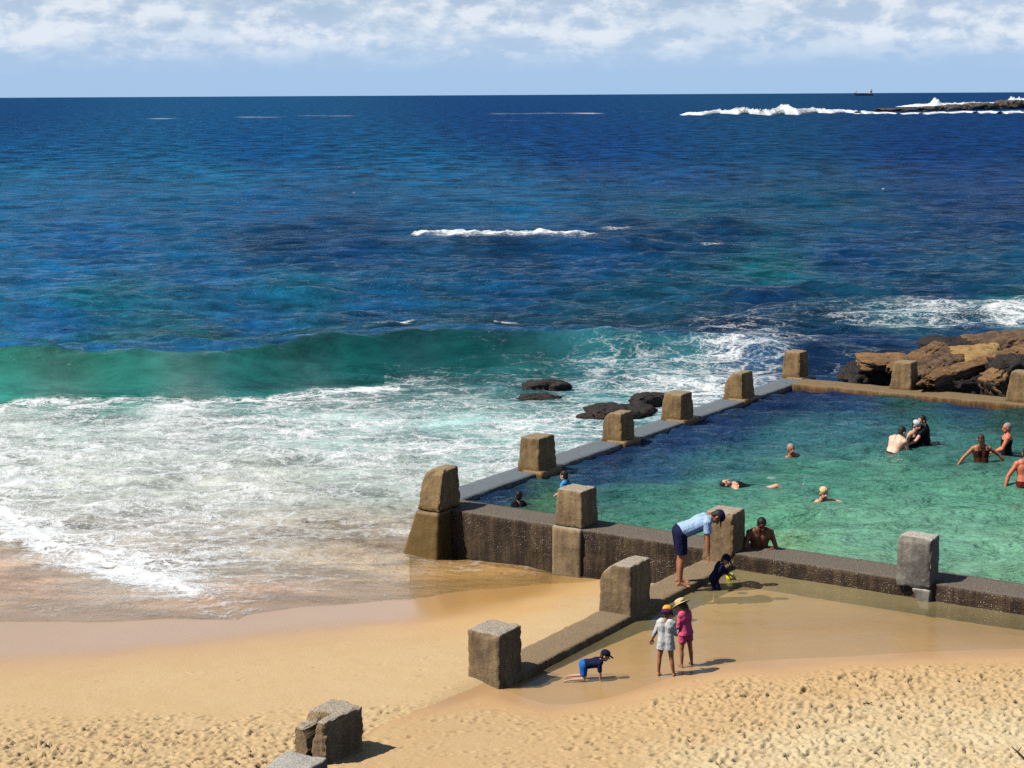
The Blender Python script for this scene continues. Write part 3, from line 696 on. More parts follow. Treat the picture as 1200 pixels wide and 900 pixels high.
G1, G2 = 'posts along the walkway', 'posts on the pool walls'
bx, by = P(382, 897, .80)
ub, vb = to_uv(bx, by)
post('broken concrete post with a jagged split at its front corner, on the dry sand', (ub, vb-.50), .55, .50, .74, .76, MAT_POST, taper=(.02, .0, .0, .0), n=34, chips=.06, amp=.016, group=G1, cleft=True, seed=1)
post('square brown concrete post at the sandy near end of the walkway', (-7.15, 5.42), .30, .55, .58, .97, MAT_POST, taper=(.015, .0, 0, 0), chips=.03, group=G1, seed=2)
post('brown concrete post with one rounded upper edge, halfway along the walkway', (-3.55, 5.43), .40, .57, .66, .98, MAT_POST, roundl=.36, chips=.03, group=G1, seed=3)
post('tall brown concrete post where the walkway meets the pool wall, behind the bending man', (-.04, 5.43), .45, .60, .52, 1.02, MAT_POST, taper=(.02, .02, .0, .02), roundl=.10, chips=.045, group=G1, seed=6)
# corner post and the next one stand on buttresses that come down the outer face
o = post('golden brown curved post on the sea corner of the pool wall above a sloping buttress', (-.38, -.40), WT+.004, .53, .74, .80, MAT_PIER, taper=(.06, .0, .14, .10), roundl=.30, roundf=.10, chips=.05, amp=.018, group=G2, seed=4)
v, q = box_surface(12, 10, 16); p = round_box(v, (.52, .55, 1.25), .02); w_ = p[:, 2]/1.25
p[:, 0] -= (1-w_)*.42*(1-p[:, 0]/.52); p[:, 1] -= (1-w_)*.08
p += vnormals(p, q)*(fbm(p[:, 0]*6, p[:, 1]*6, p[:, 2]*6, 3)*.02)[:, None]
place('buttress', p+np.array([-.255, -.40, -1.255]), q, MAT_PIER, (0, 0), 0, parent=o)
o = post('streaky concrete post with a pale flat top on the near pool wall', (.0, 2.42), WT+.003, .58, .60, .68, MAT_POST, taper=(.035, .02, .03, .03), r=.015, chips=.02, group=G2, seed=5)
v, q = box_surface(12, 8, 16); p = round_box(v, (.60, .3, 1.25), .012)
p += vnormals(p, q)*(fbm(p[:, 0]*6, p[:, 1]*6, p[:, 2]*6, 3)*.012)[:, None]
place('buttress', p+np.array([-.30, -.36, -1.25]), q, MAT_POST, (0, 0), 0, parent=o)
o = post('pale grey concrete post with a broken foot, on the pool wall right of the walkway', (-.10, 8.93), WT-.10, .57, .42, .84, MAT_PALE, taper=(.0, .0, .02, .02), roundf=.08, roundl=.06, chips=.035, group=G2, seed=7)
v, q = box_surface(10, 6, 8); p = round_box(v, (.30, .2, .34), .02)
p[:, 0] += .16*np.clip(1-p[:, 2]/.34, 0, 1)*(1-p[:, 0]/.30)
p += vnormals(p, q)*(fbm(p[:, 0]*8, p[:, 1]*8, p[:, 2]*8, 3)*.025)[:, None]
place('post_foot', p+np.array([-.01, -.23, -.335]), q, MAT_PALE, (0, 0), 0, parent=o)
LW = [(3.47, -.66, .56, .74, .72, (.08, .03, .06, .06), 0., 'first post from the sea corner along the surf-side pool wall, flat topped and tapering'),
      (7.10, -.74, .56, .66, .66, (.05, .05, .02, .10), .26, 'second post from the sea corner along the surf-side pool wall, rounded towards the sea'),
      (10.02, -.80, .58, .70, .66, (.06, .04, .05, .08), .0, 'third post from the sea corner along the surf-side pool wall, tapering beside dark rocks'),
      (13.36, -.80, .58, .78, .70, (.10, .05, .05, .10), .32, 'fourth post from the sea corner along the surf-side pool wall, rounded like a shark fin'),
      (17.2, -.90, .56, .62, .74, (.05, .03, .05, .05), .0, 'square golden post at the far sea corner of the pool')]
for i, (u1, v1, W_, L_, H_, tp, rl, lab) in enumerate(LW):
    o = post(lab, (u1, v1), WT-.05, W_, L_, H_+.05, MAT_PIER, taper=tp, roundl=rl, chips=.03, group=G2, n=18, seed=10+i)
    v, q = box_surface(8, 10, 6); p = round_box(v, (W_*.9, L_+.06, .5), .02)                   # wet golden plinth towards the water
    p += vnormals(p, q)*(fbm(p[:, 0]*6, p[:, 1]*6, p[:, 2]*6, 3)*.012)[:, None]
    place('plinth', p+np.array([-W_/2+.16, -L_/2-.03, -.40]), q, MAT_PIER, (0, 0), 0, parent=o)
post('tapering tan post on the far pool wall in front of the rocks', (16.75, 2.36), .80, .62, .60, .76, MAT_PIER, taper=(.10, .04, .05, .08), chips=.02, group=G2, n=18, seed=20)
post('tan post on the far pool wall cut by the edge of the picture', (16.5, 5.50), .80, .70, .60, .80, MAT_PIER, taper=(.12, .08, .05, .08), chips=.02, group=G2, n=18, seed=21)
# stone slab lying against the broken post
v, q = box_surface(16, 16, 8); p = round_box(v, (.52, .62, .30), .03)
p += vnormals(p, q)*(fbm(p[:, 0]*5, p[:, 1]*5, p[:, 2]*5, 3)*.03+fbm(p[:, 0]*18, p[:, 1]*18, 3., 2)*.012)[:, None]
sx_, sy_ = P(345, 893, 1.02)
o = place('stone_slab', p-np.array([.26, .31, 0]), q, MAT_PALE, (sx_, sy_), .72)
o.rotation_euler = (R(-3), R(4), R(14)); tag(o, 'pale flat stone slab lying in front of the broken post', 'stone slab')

# ------------------------------------------------------------------ rocks
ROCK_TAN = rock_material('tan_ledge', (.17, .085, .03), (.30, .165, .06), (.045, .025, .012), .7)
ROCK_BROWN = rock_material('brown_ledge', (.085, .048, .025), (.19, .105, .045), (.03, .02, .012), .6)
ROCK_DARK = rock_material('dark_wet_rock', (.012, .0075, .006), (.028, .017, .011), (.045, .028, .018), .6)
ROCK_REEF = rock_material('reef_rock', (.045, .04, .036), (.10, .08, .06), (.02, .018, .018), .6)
def rock(label, x, y, z, size, mat, rz=0, tilt=(0, 0), seed=0, power=3.2, layers=5, rough_=.18, n=26, group=None):
    v, q = box_surface(n, n, max(8, n//2))
    p = v*2-1
    L_ = (np.abs(p)**power).sum(1)**(1/power); p = p/L_[:, None]
    s = seed*3.3
    d = 1+rough_*fbm(p[:, 0]*1.6+s, p[:, 1]*1.6, p[:, 2]*1.2, 4, .6)*1.6
    k = np.floor((p[:, 2]+1)*.5*layers+.35*perlin(p[:, 0]*2+s, p[:, 1]*2, 1.))
    strat = np.array([math.sin(i*12.9+seed*4.1)*.5+.5 for i in range(-2, layers+4)])[np.clip(k, -2, layers+3).astype(int)+2]
    d2 = d*(.84+.22*strat)
    p = np.stack([p[:, 0]*d2, p[:, 1]*d2, p[:, 2]*d], -1)*np.array(size)/2
    fr_ = 1-2*np.abs(perlin(p[:, 0]*1.9+s, p[:, 1]*1.9, p[:, 2]*2.6))
    p -= (sst(.72, 1.0, fr_)*.16*min(size))[:, None]*np.array([.6, .6, .9])*np.sign(p)
    p += (fbm(p[:, 0]*3+s, p[:, 1]*3, p[:, 2]*3, 3)*.10*min(size))[:, None]*np.sign(p)
    me = np_mesh('rock', p, q, smooth=False)
    me.polygons.foreach_set('use_smooth', np.ones(len(q), bool))
    o = link('rock', me, mat, None, (x, y, z)); o.rotation_euler = (R(tilt[0]), R(tilt[1]), R(rz))
    return tag(o, label, 'rock', group)
GR = 'rocks of the platform behind the pool'
def rk(label, px, py, zc, size, mat, **k):
    x, y = P(px, py, zc); return rock(label, x, y, zc, size, mat, group=k.pop('group', GR), **k)
def slab(label, a, b, z, wd, th, mat, **k):
    """a bed of rock running between two points of the platform"""
    p0, p1 = P(a[0], a[1], z), P(b[0], b[1], z); d = p1-p0; c = (p0+p1)/2
    kw = dict(power=7, layers=3, rough_=.10, n=30); kw.update(k)
    return rock(label, c[0], c[1], z-th/2+.05, (np.hypot(*d)*1.08, wd, th), mat, rz=math.degrees(math.atan2(d[1], d[0])), group=GR, **kw)
ROCK_YEL = rock_material('yellow_sandstone', (.32, .19, .06), (.42, .27, .10), (.15, .08, .03), .75)
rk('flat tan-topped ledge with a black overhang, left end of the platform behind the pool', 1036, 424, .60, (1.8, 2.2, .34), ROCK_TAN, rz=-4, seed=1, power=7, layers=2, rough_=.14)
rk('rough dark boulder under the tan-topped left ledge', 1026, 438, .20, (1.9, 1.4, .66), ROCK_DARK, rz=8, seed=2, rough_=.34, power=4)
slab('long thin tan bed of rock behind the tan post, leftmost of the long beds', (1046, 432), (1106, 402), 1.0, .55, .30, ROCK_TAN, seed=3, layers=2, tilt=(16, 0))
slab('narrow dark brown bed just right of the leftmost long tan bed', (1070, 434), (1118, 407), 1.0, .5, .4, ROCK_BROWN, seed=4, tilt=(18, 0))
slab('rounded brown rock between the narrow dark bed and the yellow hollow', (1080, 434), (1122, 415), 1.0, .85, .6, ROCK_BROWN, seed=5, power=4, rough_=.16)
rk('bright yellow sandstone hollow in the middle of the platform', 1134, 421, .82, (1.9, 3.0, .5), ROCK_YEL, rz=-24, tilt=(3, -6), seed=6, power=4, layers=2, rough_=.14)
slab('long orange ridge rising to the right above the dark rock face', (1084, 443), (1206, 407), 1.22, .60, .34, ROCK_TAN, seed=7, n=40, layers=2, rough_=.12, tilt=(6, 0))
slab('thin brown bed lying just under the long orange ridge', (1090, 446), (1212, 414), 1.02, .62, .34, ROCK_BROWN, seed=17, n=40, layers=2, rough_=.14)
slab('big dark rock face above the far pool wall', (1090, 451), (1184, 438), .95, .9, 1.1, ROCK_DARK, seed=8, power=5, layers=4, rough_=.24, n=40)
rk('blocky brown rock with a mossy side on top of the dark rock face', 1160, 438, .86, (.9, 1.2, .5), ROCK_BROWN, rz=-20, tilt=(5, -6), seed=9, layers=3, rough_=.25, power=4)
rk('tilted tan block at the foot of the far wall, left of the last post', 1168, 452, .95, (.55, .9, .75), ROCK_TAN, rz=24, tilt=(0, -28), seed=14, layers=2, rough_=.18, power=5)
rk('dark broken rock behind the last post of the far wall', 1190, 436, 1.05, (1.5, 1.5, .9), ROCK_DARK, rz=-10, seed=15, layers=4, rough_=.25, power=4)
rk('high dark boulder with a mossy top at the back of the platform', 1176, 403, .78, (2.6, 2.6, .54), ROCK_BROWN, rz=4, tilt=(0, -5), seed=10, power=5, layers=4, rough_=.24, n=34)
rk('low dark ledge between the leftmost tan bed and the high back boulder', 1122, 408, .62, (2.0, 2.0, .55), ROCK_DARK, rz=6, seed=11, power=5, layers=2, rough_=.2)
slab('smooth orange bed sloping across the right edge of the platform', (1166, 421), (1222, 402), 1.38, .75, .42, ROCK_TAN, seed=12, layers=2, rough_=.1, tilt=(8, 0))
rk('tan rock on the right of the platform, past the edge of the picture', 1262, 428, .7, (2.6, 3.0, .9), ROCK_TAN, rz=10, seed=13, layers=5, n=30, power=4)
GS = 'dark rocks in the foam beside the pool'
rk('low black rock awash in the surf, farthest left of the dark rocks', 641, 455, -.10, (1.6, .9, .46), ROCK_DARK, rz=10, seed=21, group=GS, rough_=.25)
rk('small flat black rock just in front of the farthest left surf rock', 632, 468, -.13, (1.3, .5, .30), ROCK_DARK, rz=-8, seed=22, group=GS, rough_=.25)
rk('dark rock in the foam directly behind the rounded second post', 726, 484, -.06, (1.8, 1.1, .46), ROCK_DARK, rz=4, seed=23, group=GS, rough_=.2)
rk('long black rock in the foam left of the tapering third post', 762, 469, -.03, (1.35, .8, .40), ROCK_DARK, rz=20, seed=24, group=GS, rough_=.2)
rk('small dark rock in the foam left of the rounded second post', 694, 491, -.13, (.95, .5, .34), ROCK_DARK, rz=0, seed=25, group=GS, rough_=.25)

# ------------------------------------------------------------------ far reef, breakers, ship
def seaP(px, py): return P(px, py, SEA)
GF = 'reef rocks far out at sea'
for i, (px, py, wpx_, hpx, lab) in enumerate([(1048, 130.5, 44, 3, 'low dark reef rock at the left tip of the far reef'), (1090, 129.5, 34, 4, 'dark reef rock in the middle of the far reef, left of the white spout'),
        (1118, 129, 36, 5, 'dark reef rock just right of the white spout on the far reef'), (1150, 128.5, 40, 6, 'wide dark rock of the far reef below the long white spray'),
        (1184, 127.5, 44, 8, 'highest dark rock of the far reef by the picture edge'), (1230, 127, 60, 8, 'far reef rock past the edge of the picture')]):
    x, y = seaP(px, py); k = y/F
    rock(lab, x, y, hpx*k*.35, (wpx_*k, 9, hpx*k*1.7), ROCK_REEF, seed=40+i, layers=3, rough_=.3, n=16, group=GF)
def foam_material():
    m, g = new_mat('white_water'); pos = g.node('ShaderNodeTexCoord').outputs['Object']
    n = g.noise(pos, .9, 6, .75); hh = at(g, 'rise')
    d = g.node('ShaderNodeBsdfDiffuse', {'Color': g.mix(g.ramp(n, .35, .6), (.52, .60, .66, 1), (.76, .79, .80, 1)), 'Normal': g.bump(n, .6, .5)})
    a = g.ramp(g.math('SUBTRACT', g.math('MULTIPLY_ADD', n, 2.2, -.15), hh), -.25, .55)
    g.l.new(g.mixs(a, g.node('ShaderNodeBsdfTransparent').outputs[0], d.outputs[0]), g.out.inputs[0]); return m
MAT_FOAM = foam_material()
def white_water(label, prof, depth, seed, py_fn, spikes=()):
    """a tumbling line of white water: a lumpy ridge along the water, height profile in metres"""
    x0, x1 = prof[0][0], prof[-1][0]
    pxs = np.linspace(x0, x1, 420); base = np.array([seaP(a, py_fn(a)) for a in pxs])
    h = np.interp(pxs, [a for a, _ in prof], [b for _, b in prof])
    for sp, sw, sh in spikes: h = h+sh*np.exp(-((pxs-sp)/sw)**2)
    t = np.linspace(-1, 1, 40)
    S, T = np.meshgrid(np.arange(len(pxs)), t, indexing='ij')
    bx_ = base[:, 0][:, None]+0*T; by_ = base[:, 1][:, None]+T*depth
    nn = fbm(bx_*.35+seed, by_*.25, 2., 5, .65)+.2*fbm(bx_*2.0+seed, by_*.8, 4., 3, .6)
    zz = h[:, None]*np.clip(1-T**2, 0, 1)**.7*(.8+.65*nn)+SEA-.05
    me = grid_mesh('breaking_wave', bx_, by_, np.where(np.abs(T) > .99, SEA-.2, zz))
    attr(me, 'rise', np.clip((zz-SEA)/(np.maximum(h, .2)[:, None]*1.3), 0, 1.2)*sst(.3, 2.0, h)[:, None])
    o = link('breaking_wave', me, MAT_FOAM); return tag(o, label, 'breaking wave', 'white breakers on the far reef')
kk = seaP(900, 130)[1]/F
white_water('long white breaker with a tall burst of spray at the left of the far reef', [(798, 0), (806, 1.2), (840, 1.7), (870, 2.5), (905, 2.3), (940, 2.4), (975, 1.6), (1010, 1.2), (1030, .5), (1036, 0)], 11, 3.0, lambda a: 134.5-.010*(a-800)+.9*math.sin(a*.05)+.5*math.sin(a*.17), [(920, 9, 2.6), (868, 9, .6), (958, 10, .5)])
white_water('thin white breaker lying along the front of the reef rocks', [(1000, 0), (1020, .7), (1060, .5), (1080, .8), (1120, .6), (1160, 1.0), (1200, 1.1), (1260, 1.1)], 7, 9.0, lambda a: 133.6-.008*(a-1000)+.6*math.sin(a*.06)+.4*math.sin(a*.21))
white_water('white spray behind the reef rocks with one thin upright spout', [(1050, 0), (1070, 1.8), (1130, 2.8), (1160, 2.6), (1185, 4.2), (1260, 5)], 8, 17.0, lambda a: 125.2-.006*(a-1050), [(1096, 4.0, 4.0), (1189, 10, 2.0)])

# cargo ship on the horizon
SX0, SY0 = P(1012, 112.2, SEA); sk = SY0/F
ship = bpy.data.objects.new('cargo_ship', None); col.objects.link(ship); ship.location = (SX0, SY0, SEA)
tag(ship, 'tiny dark cargo ship with a white superstructure on the horizon', 'ship')
def bm_obj(name, bm, mat, parent=None, loc=None, smooth=False):
    me = bpy.data.meshes.new(name); bmesh.ops.recalc_face_normals(bm, faces=bm.faces); bm.to_mesh(me); bm.free()
    if smooth: me.polygons.foreach_set('use_smooth', np.ones(len(me.polygons), bool))
    return link(name, me, mat, parent, loc)
def bm_box(bm, c, s, taper=1.0):
    r_ = bmesh.ops.create_cube(bm, size=1.0)
    for v in r_['verts']:
        top = v.co.z > 0
        v.co = Vector((c[0]+v.co.x*s[0]*(taper if top else 1), c[1]+v.co.y*s[1]*(taper if top else 1), c[2]+v.co.z*s[2]))
LS = 21*sk; HP = sk
MAT_HULL = plain('ship_hull', (.03, .035, .05), .6); MAT_SHIPW = plain('ship_white', (.70, .70, .70), .6)
bm = bmesh.new()
prof = [(-.5, 0), (-.5, .75), (-.47, 1.05), (-.30, 1.0), (.36, 1.0), (.46, 1.25), (.5, 1.35), (.455, 0)]
f0 = [bm.verts.new((-a*LS, -6, b*2.6*HP)) for a, b in prof]; f1 = [bm.verts.new((-a*LS, 6, b*2.6*HP)) for a, b in prof]
bm.faces.new(f0); bm.faces.new(f1[::-1])
for i in range(len(prof)):
    j = (i+1) % len(prof); bm.faces.new((f0[i], f1[i], f1[j], f0[j]))
bm_obj('hull', bm, MAT_HULL, ship)
bm = bmesh.new(); bm_box(bm, (LS*.38, 0, 4.0*HP), (LS*.14, 10, 3.2*HP)); bm_box(bm, (LS*.37, 0, 5.9*HP), (LS*.09, 12, .9*HP), .9)
bm_obj('bridge', bm, MAT_SHIPW, ship)
bm = bmesh.new(); bm_box(bm, (LS*.44, 0, 6.0*HP), (LS*.04, 5, 2.4*HP), .8); bm_obj('funnel', bm, MAT_HULL, ship)
bm = bmesh.new(); bm_box(bm, (-LS*.40, 0, 4.2*HP), (LS*.03, 3, 3.6*HP), .6); bm_box(bm, (-LS*.40, 0, 5.4*HP), (LS*.07, 3, .6*HP)); bm_obj('mast', bm, MAT_SHIPW, ship)

# ------------------------------------------------------------------ people
def caps_mesh(prims):
    """overlapping tapered limbs: ('c', p, q, r0, r1) round ends, ('f', ...) flat ends, ('e', centre, radii, axes) ellipsoid"""
    VV, QQ, n0 = [], [], 0
    NS = 14
    for pr in prims:
        if pr[0] == 'e':
            c, rad, ax = np.array(pr[1]), pr[2], np.array(pr[3])
            th = np.linspace(0, math.pi, 11); rings = [(math.cos(t), math.sin(t)) for t in th]
            ps = []
            for cz, sr in rings:
                for k in range(NS):
                    a = k*2*math.pi/NS
                    ps.append(c+ax[0]*rad[0]*sr*math.cos(a)+ax[1]*rad[1]*sr*math.sin(a)+ax[2]*rad[2]*cz)
            nr = 11
        else:
            p, q_, r0, r1 = np.array(pr[1], float), np.array(pr[2], float), pr[3], pr[4]
            d = q_-p; L = np.linalg.norm(d)+1e-9; d = d/L
            h = np.array([0, 0, 1.]) if abs(d[2]) < .9 else np.array([1., 0, 0])
            x = np.cross(d, h); x /= np.linalg.norm(x); y = np.cross(d, x)
            rings = []
            if pr[0] == 'c':
                for t in np.linspace(-math.pi/2, 0, 5): rings.append((p+d*r0*math.sin(t), max(r0*math.cos(t), 1e-4)))
                for t in np.linspace(0, math.pi/2, 5): rings.append((q_+d*r1*math.sin(t), max(r1*math.cos(t), 1e-4)))
            else:
                rings = [(p, 1e-4), (p, r0), (q_, r1), (q_, 1e-4)]
            ps = []
            for c, r_ in rings:
                for k in range(NS):
                    a = k*2*math.pi/NS; ps.append(c+(x*math.cos(a)+y*math.sin(a))*r_)
            nr = len(rings)
        for i in range(nr-1):
            for k in range(NS):
                a, b = n0+i*NS+k, n0+i*NS+(k+1) % NS
                QQ.append([a, b, b+NS, a+NS])
        for k in range(NS//2-1):                                     # close the ends
            QQ.append([n0+k, n0+NS-1-k, n0+NS-2-k, n0+k+1]); e = n0+(nr-1)*NS
            QQ.append([e+k, e+k+1, e+NS-2-k, e+NS-1-k])
        VV += ps; n0 += len(ps)
    return np.array(VV), np.array(QQ)
def fused(name, prims, voxel, smooth=2, cuts=()):
    v, q = caps_mesh(prims)
    me = np_mesh('tmp', v, q)
    bm = bmesh.new(); bm.from_mesh(me); bmesh.ops.recalc_face_normals(bm, faces=bm.faces); bm.to_mesh(me); bm.free()
    o = bpy.data.objects.new('tmp', me); col.objects.link(o)
    m = o.modifiers.new('r', 'REMESH'); m.mode = 'VOXEL'; m.voxel_size = voxel; m.adaptivity = 0
    if smooth:
        s_ = o.modifiers.new('s', 'SMOOTH'); s_.iterations = smooth; s_.factor = .5
    dg = bpy.context.evaluated_depsgraph_get()
    out = bpy.data.meshes.new_from_object(o.evaluated_get(dg))
    bpy.data.objects.remove(o); bpy.data.meshes.remove(me)
    if cuts:
        bm = bmesh.new(); bm.from_mesh(out)
        for co_, no_ in cuts:
            bmesh.ops.bisect_plane(bm, geom=bm.verts[:]+bm.edges[:]+bm.faces[:], plane_co=Vector(co_), plane_no=Vector(no_), clear_outer=True)
        bm.to_mesh(out); bm.free()
    out.name = name
    out.polygons.foreach_set('use_smooth', np.ones(len(out.polygons), bool))
    return out
def nrm(v): v = np.array(v, float); return v/np.linalg.norm(v)
SKINS = {'fair': lin(214, 164, 138), 'tan': lin(176, 118, 86), 'red': lin(206, 122, 92), 'dark': lin(120, 78, 56), 'pale': lin(226, 184, 160)}
def person(label, loc, H=1.72, child=False, hip=(0, 0, .9), right=(1, 0, 0), spine=(0, 0, 1), face=(0, 1, 0), crown=None,
           arms=(((-.1, 0, -1), (0, 0, -1)), ((.1, 0, -1), (0, 0, -1))), legs=(((0, 0, -1), (0, 0, -1)), ((0, 0, -1), (0, 0, -1))),
           skin='fair', shirt=None, sleeve=.55, hem=.0, shorts=None, leglen=.5, swim=None, hair=None, hairlong=0.0, hat=None, girth=1.0, vox=.009, toes=None, group=None, grip=.5):
    """arms / legs: (left, right) pairs of directions, in world axes"""
    k = H/1.75
    kh = k*(1.0 if not child else 1.30)                               # children have larger heads
    kl = k*(1.0 if not child else .90)
    rv, s_ = nrm(right), nrm(spine); rv = nrm(rv-s_*(rv@s_)); f = np.cross(s_, rv)
    hip = np.array(hip, float); T = .47*k*(1 if not child else 1.0)
    sw = .185*k*(1 if not child else .86); hw = .095*k
    g_ = girth*(1 if not child else 1.04)
    prims, seg = [], {}
    ch = hip+s_*T
    def torso(infl, t0=0., t1=1.):
        pr = []
        for sg in (-1, 1):
            pts = [(0, .070, .105, -.01), (.25, .062, .098, 0.0), (.5, .058, .096, .012), (.78, .085, .106, .008), (.97, .10, .075, -.005)]
            pts = [(a*T, b*k, c*k*g_+infl, d*k) for a, b, c, d in pts]
            for (a, b, c, d), (a2, b2, c2, d2) in zip(pts, pts[1:]):
                if a2/T <= t0+1e-6 or a/T >= t1: continue
                pr.append(('c', hip+s_*a+rv*sg*b+f*d, hip+s_*a2+rv*sg*b2+f*d2, c, c2))
        return pr
    prims += torso(0)
    shR, elb, wri, hd = {}, {}, {}, {}
    for i, sg in enumerate((-1, 1)):
        sh = ch+rv*sg*sw-s_*.03*k; shR[i] = sh
        ua, fa = nrm(arms[i][0]), nrm(arms[i][1])
        e = sh+ua*.29*kl; wv = e+fa*.245*kl; elb[i], wri[i] = e, wv
        prims += [('c', ch+rv*sg*.08*k-s_*.015*k, sh, .062*k, .058*k*g_), ('c', sh, e, .050*k*g_, .039*k), ('c', e, e+fa*.08*kl, .040*k, .041*k), ('c', e+fa*.08*kl, wv, .041*k, .026*k)]
        # hand: palm, four unequal fingers and a thumb
        side = np.cross(fa, nrm(np.cross(rv, fa)+f*.01)); side = nrm(side-fa*(side@fa)); pn = nrm(np.cross(fa, side))
        hd[i] = wv+fa*.05*kl
        pal = wv+fa*.085*kl; fr = max(.0085, .009*k)
        for j, o_ in enumerate((-.030, -.010, .010, .030)): prims.append(('c', wv+side*o_*.5*k, pal+side*o_*k, .015*k, .013*k))
        for j, (o_, ln) in enumerate(((-.034, .058), (-.012, .072), (.012, .078), (.034, .068))):
            a0 = pal+side*o_*k; a1 = a0+nrm(fa+side*o_*6*(1-grip)+pn*grip*.4)*ln*.55*k; a2 = a1+nrm(fa+pn*grip*1.6)*ln*.5*k
            prims += [('c', a0, a1, fr, fr*.95), ('c', a1, a2, fr*.95, fr*.85)]
        ts = 1 if (side@(-rv*sg+f)) > 0 else -1
        t0 = wv+fa*.03*kl+side*ts*.022*k; t1 = t0+nrm(fa+side*ts*.9+pn*.3)*.045*k; t2 = t1+nrm(fa+side*ts*.3+pn*.4)*.035*k
        prims += [('c', t0, t1, fr*1.3, fr*1.1), ('c', t1, t2, fr*1.1, fr)]
    kn, an, hp = {}, {}, {}
    for i, sg in enumerate((-1, 1)):
        h0 = hip+rv*sg*hw-s_*.02*k; th, shn = nrm(legs[i][0]), nrm(legs[i][1])
        K = h0+th*.42*kl; A = K+shn*.40*kl; hp[i], kn[i], an[i] = h0, K, A
        back = -nrm(np.array(toes if toes is not None else f)+1e-6)
        cal = nrm(np.cross(np.cross(shn, back), shn)+1e-6)
        prims += [('c', h0, K, .084*k*g_, .054*k), ('c', K, K+shn*.14*kl+cal*.012*k, .053*k, .053*k), ('c', K+shn*.14*kl+cal*.012*k, A, .052*k, .034*k)]
        td = nrm(toes if toes is not None else (f-s_*(0))); td = nrm(td-np.array([0, 0, 1])*td[2]*.7)
        hl = A+shn*.045*kl-td*.03*k; tp = A+shn*.055*kl+td*.14*k
        prims += [('c', A, hl, .034*k, .030*k), ('c', A, tp-td*.03*k, .034*k, .026*k), ('c', hl, tp, .028*k, .022*k)]
        lat = np.cross(np.array([0, 0, 1.]), td)
        for j in range(-2, 3): prims.append(('c', tp+lat*j*.015*k, tp+lat*j*.017*k+td*(.035-.004*abs(j))*k, .011*k, .009*k))
    # neck and head
    fv = nrm(face); cr = nrm(crown) if crown is not None else None
    if cr is None:
        cr = nrm(s_*.35+np.array([0, 0, .9])); cr = nrm(cr-fv*(cr@fv))
    else: fv = nrm(fv-cr*(cr@fv))
    er = np.cross(fv, cr)
    nb = ch+s_*.01*k; hb = nb+nrm(s_+cr)*.085*k
    hc = hb+cr*.075*kh+fv*.02*kh
    prims += [('c', nb-s_*.04*k, hb, .062*k, .055*k), ('c', hb, hc, .052*k, .055*k),
              ('e', hc+cr*.035*kh-fv*.012*kh, (.074*kh, .094*kh, .088*kh), (er, fv, cr)),
              ('e', hc-cr*.040*kh+fv*.022*kh, (.054*kh, .064*kh, .070*kh), (er, fv, cr)),
              ('c', hc+fv*.085*kh+cr*.012*kh, hc+fv*.106*kh-cr*.018*kh, .010*kh, .015*kh)]
    for sg in (-1, 1): prims.append(('e', hc+er*sg*.078*kh-fv*.008*kh, (.012*kh, .022*kh, .032*kh), (er, fv, cr)))
    me = fused('person', prims, vox, 2)
    n = len(me.vertices); cov = np.empty(n*3); me.vertices.foreach_get('co', cov); cov = cov.reshape(-1, 3)
    c = np.tile(np.array(SKINS[skin]), (n, 1))
    def dot_(p, r_, cc):
        c[np.linalg.norm(cov-p, axis=1) < r_] = cc
    for sg in (-1, 1):
        dot_(hc+er*sg*.030*kh+fv*.080*kh+cr*.014*kh, .017*kh, (.03, .02, .015))
        dot_(hc+er*sg*.032*kh+fv*.084*kh+cr*.036*kh, .014*kh, (.06, .035, .02))
    for j in (-1, 0, 1): dot_(hc+fv*.088*kh-cr*.050*kh+er*j*.014*kh, .013*kh, tuple(np.array(SKINS[skin])*np.array([.75, .42, .42])))
    cattr(me, 'col', c)
    o = link('person', me, MAT_SKIN, None, loc); tag(o, label, 'person', group)
    cl = max(vox, .010)
    def cloth(name, pr, mat, cuts=()):
        return link(name, fused(name, pr, cl, 2, cuts), mat, o)
    if shirt:
        pr = torso(.020*k)
        if hem < 0:                                                  # a long top that hangs over the hips
            for sg in (-1, 1): pr.append(('c', hip+rv*sg*.07*k, hip+rv*sg*.085*k+s_*hem*T, .125*k*g_, .135*k*g_))
        for i, sg in enumerate((-1, 1)):
            sh, e, wv = shR[i], elb[i], wri[i]
            pr.append(('c', ch+rv*sg*.08*k-s_*.02*k, sh, .072*k, .070*k*g_))
            if sleeve <= 1: pr.append(('f', sh-nrm(e-sh)*.02, sh+(e-sh)*sleeve, .066*k*g_, .066*k))
            else: pr += [('c', sh, e, .064*k, .052*k), ('f', e, e+(wv-e)*(sleeve-1), .052*k, .042*k)]
        cloth('shirt', pr, shirt, [(hip+s_*hem*T, -s_)])
    if shorts:
        pr = [x for x in torso(.018*k, 0, .25)]
        for i, sg in enumerate((-1, 1)):
            h0, K = hp[i], kn[i]
            pr += [('c', hip+rv*sg*.05*k, h0, .118*k*g_, .105*k*g_), ('f', h0, h0+(K-h0)*leglen, .108*k*g_, .095*k*g_)]
        cloth('shorts', pr, shorts, [(hip+s_*.22*T, s_)])
    if swim:
        pr = torso(.010*k)
        pr += [('c', hip+rv*sg*.05*k, hp[i]-0*s_, .108*k*g_, .094*k*g_) for i, sg in enumerate((-1, 1))]
        cloth('swimsuit', pr, swim, [(hip+s_*.86*T, s_), (hip-s_*.07*k, -s_)])
        pr = []
        for sg in (-1, 1): pr += [('c', hip+s_*.84*T+rv*sg*.085*k+f*.10*k, ch+rv*sg*.09*k+s_*.035*k, .020*k, .020*k), ('c', ch+rv*sg*.09*k+s_*.035*k, hip+s_*.84*T+rv*sg*.07*k-f*.10*k, .020*k, .020*k)]
        cloth('shoulder_strap', pr, swim)
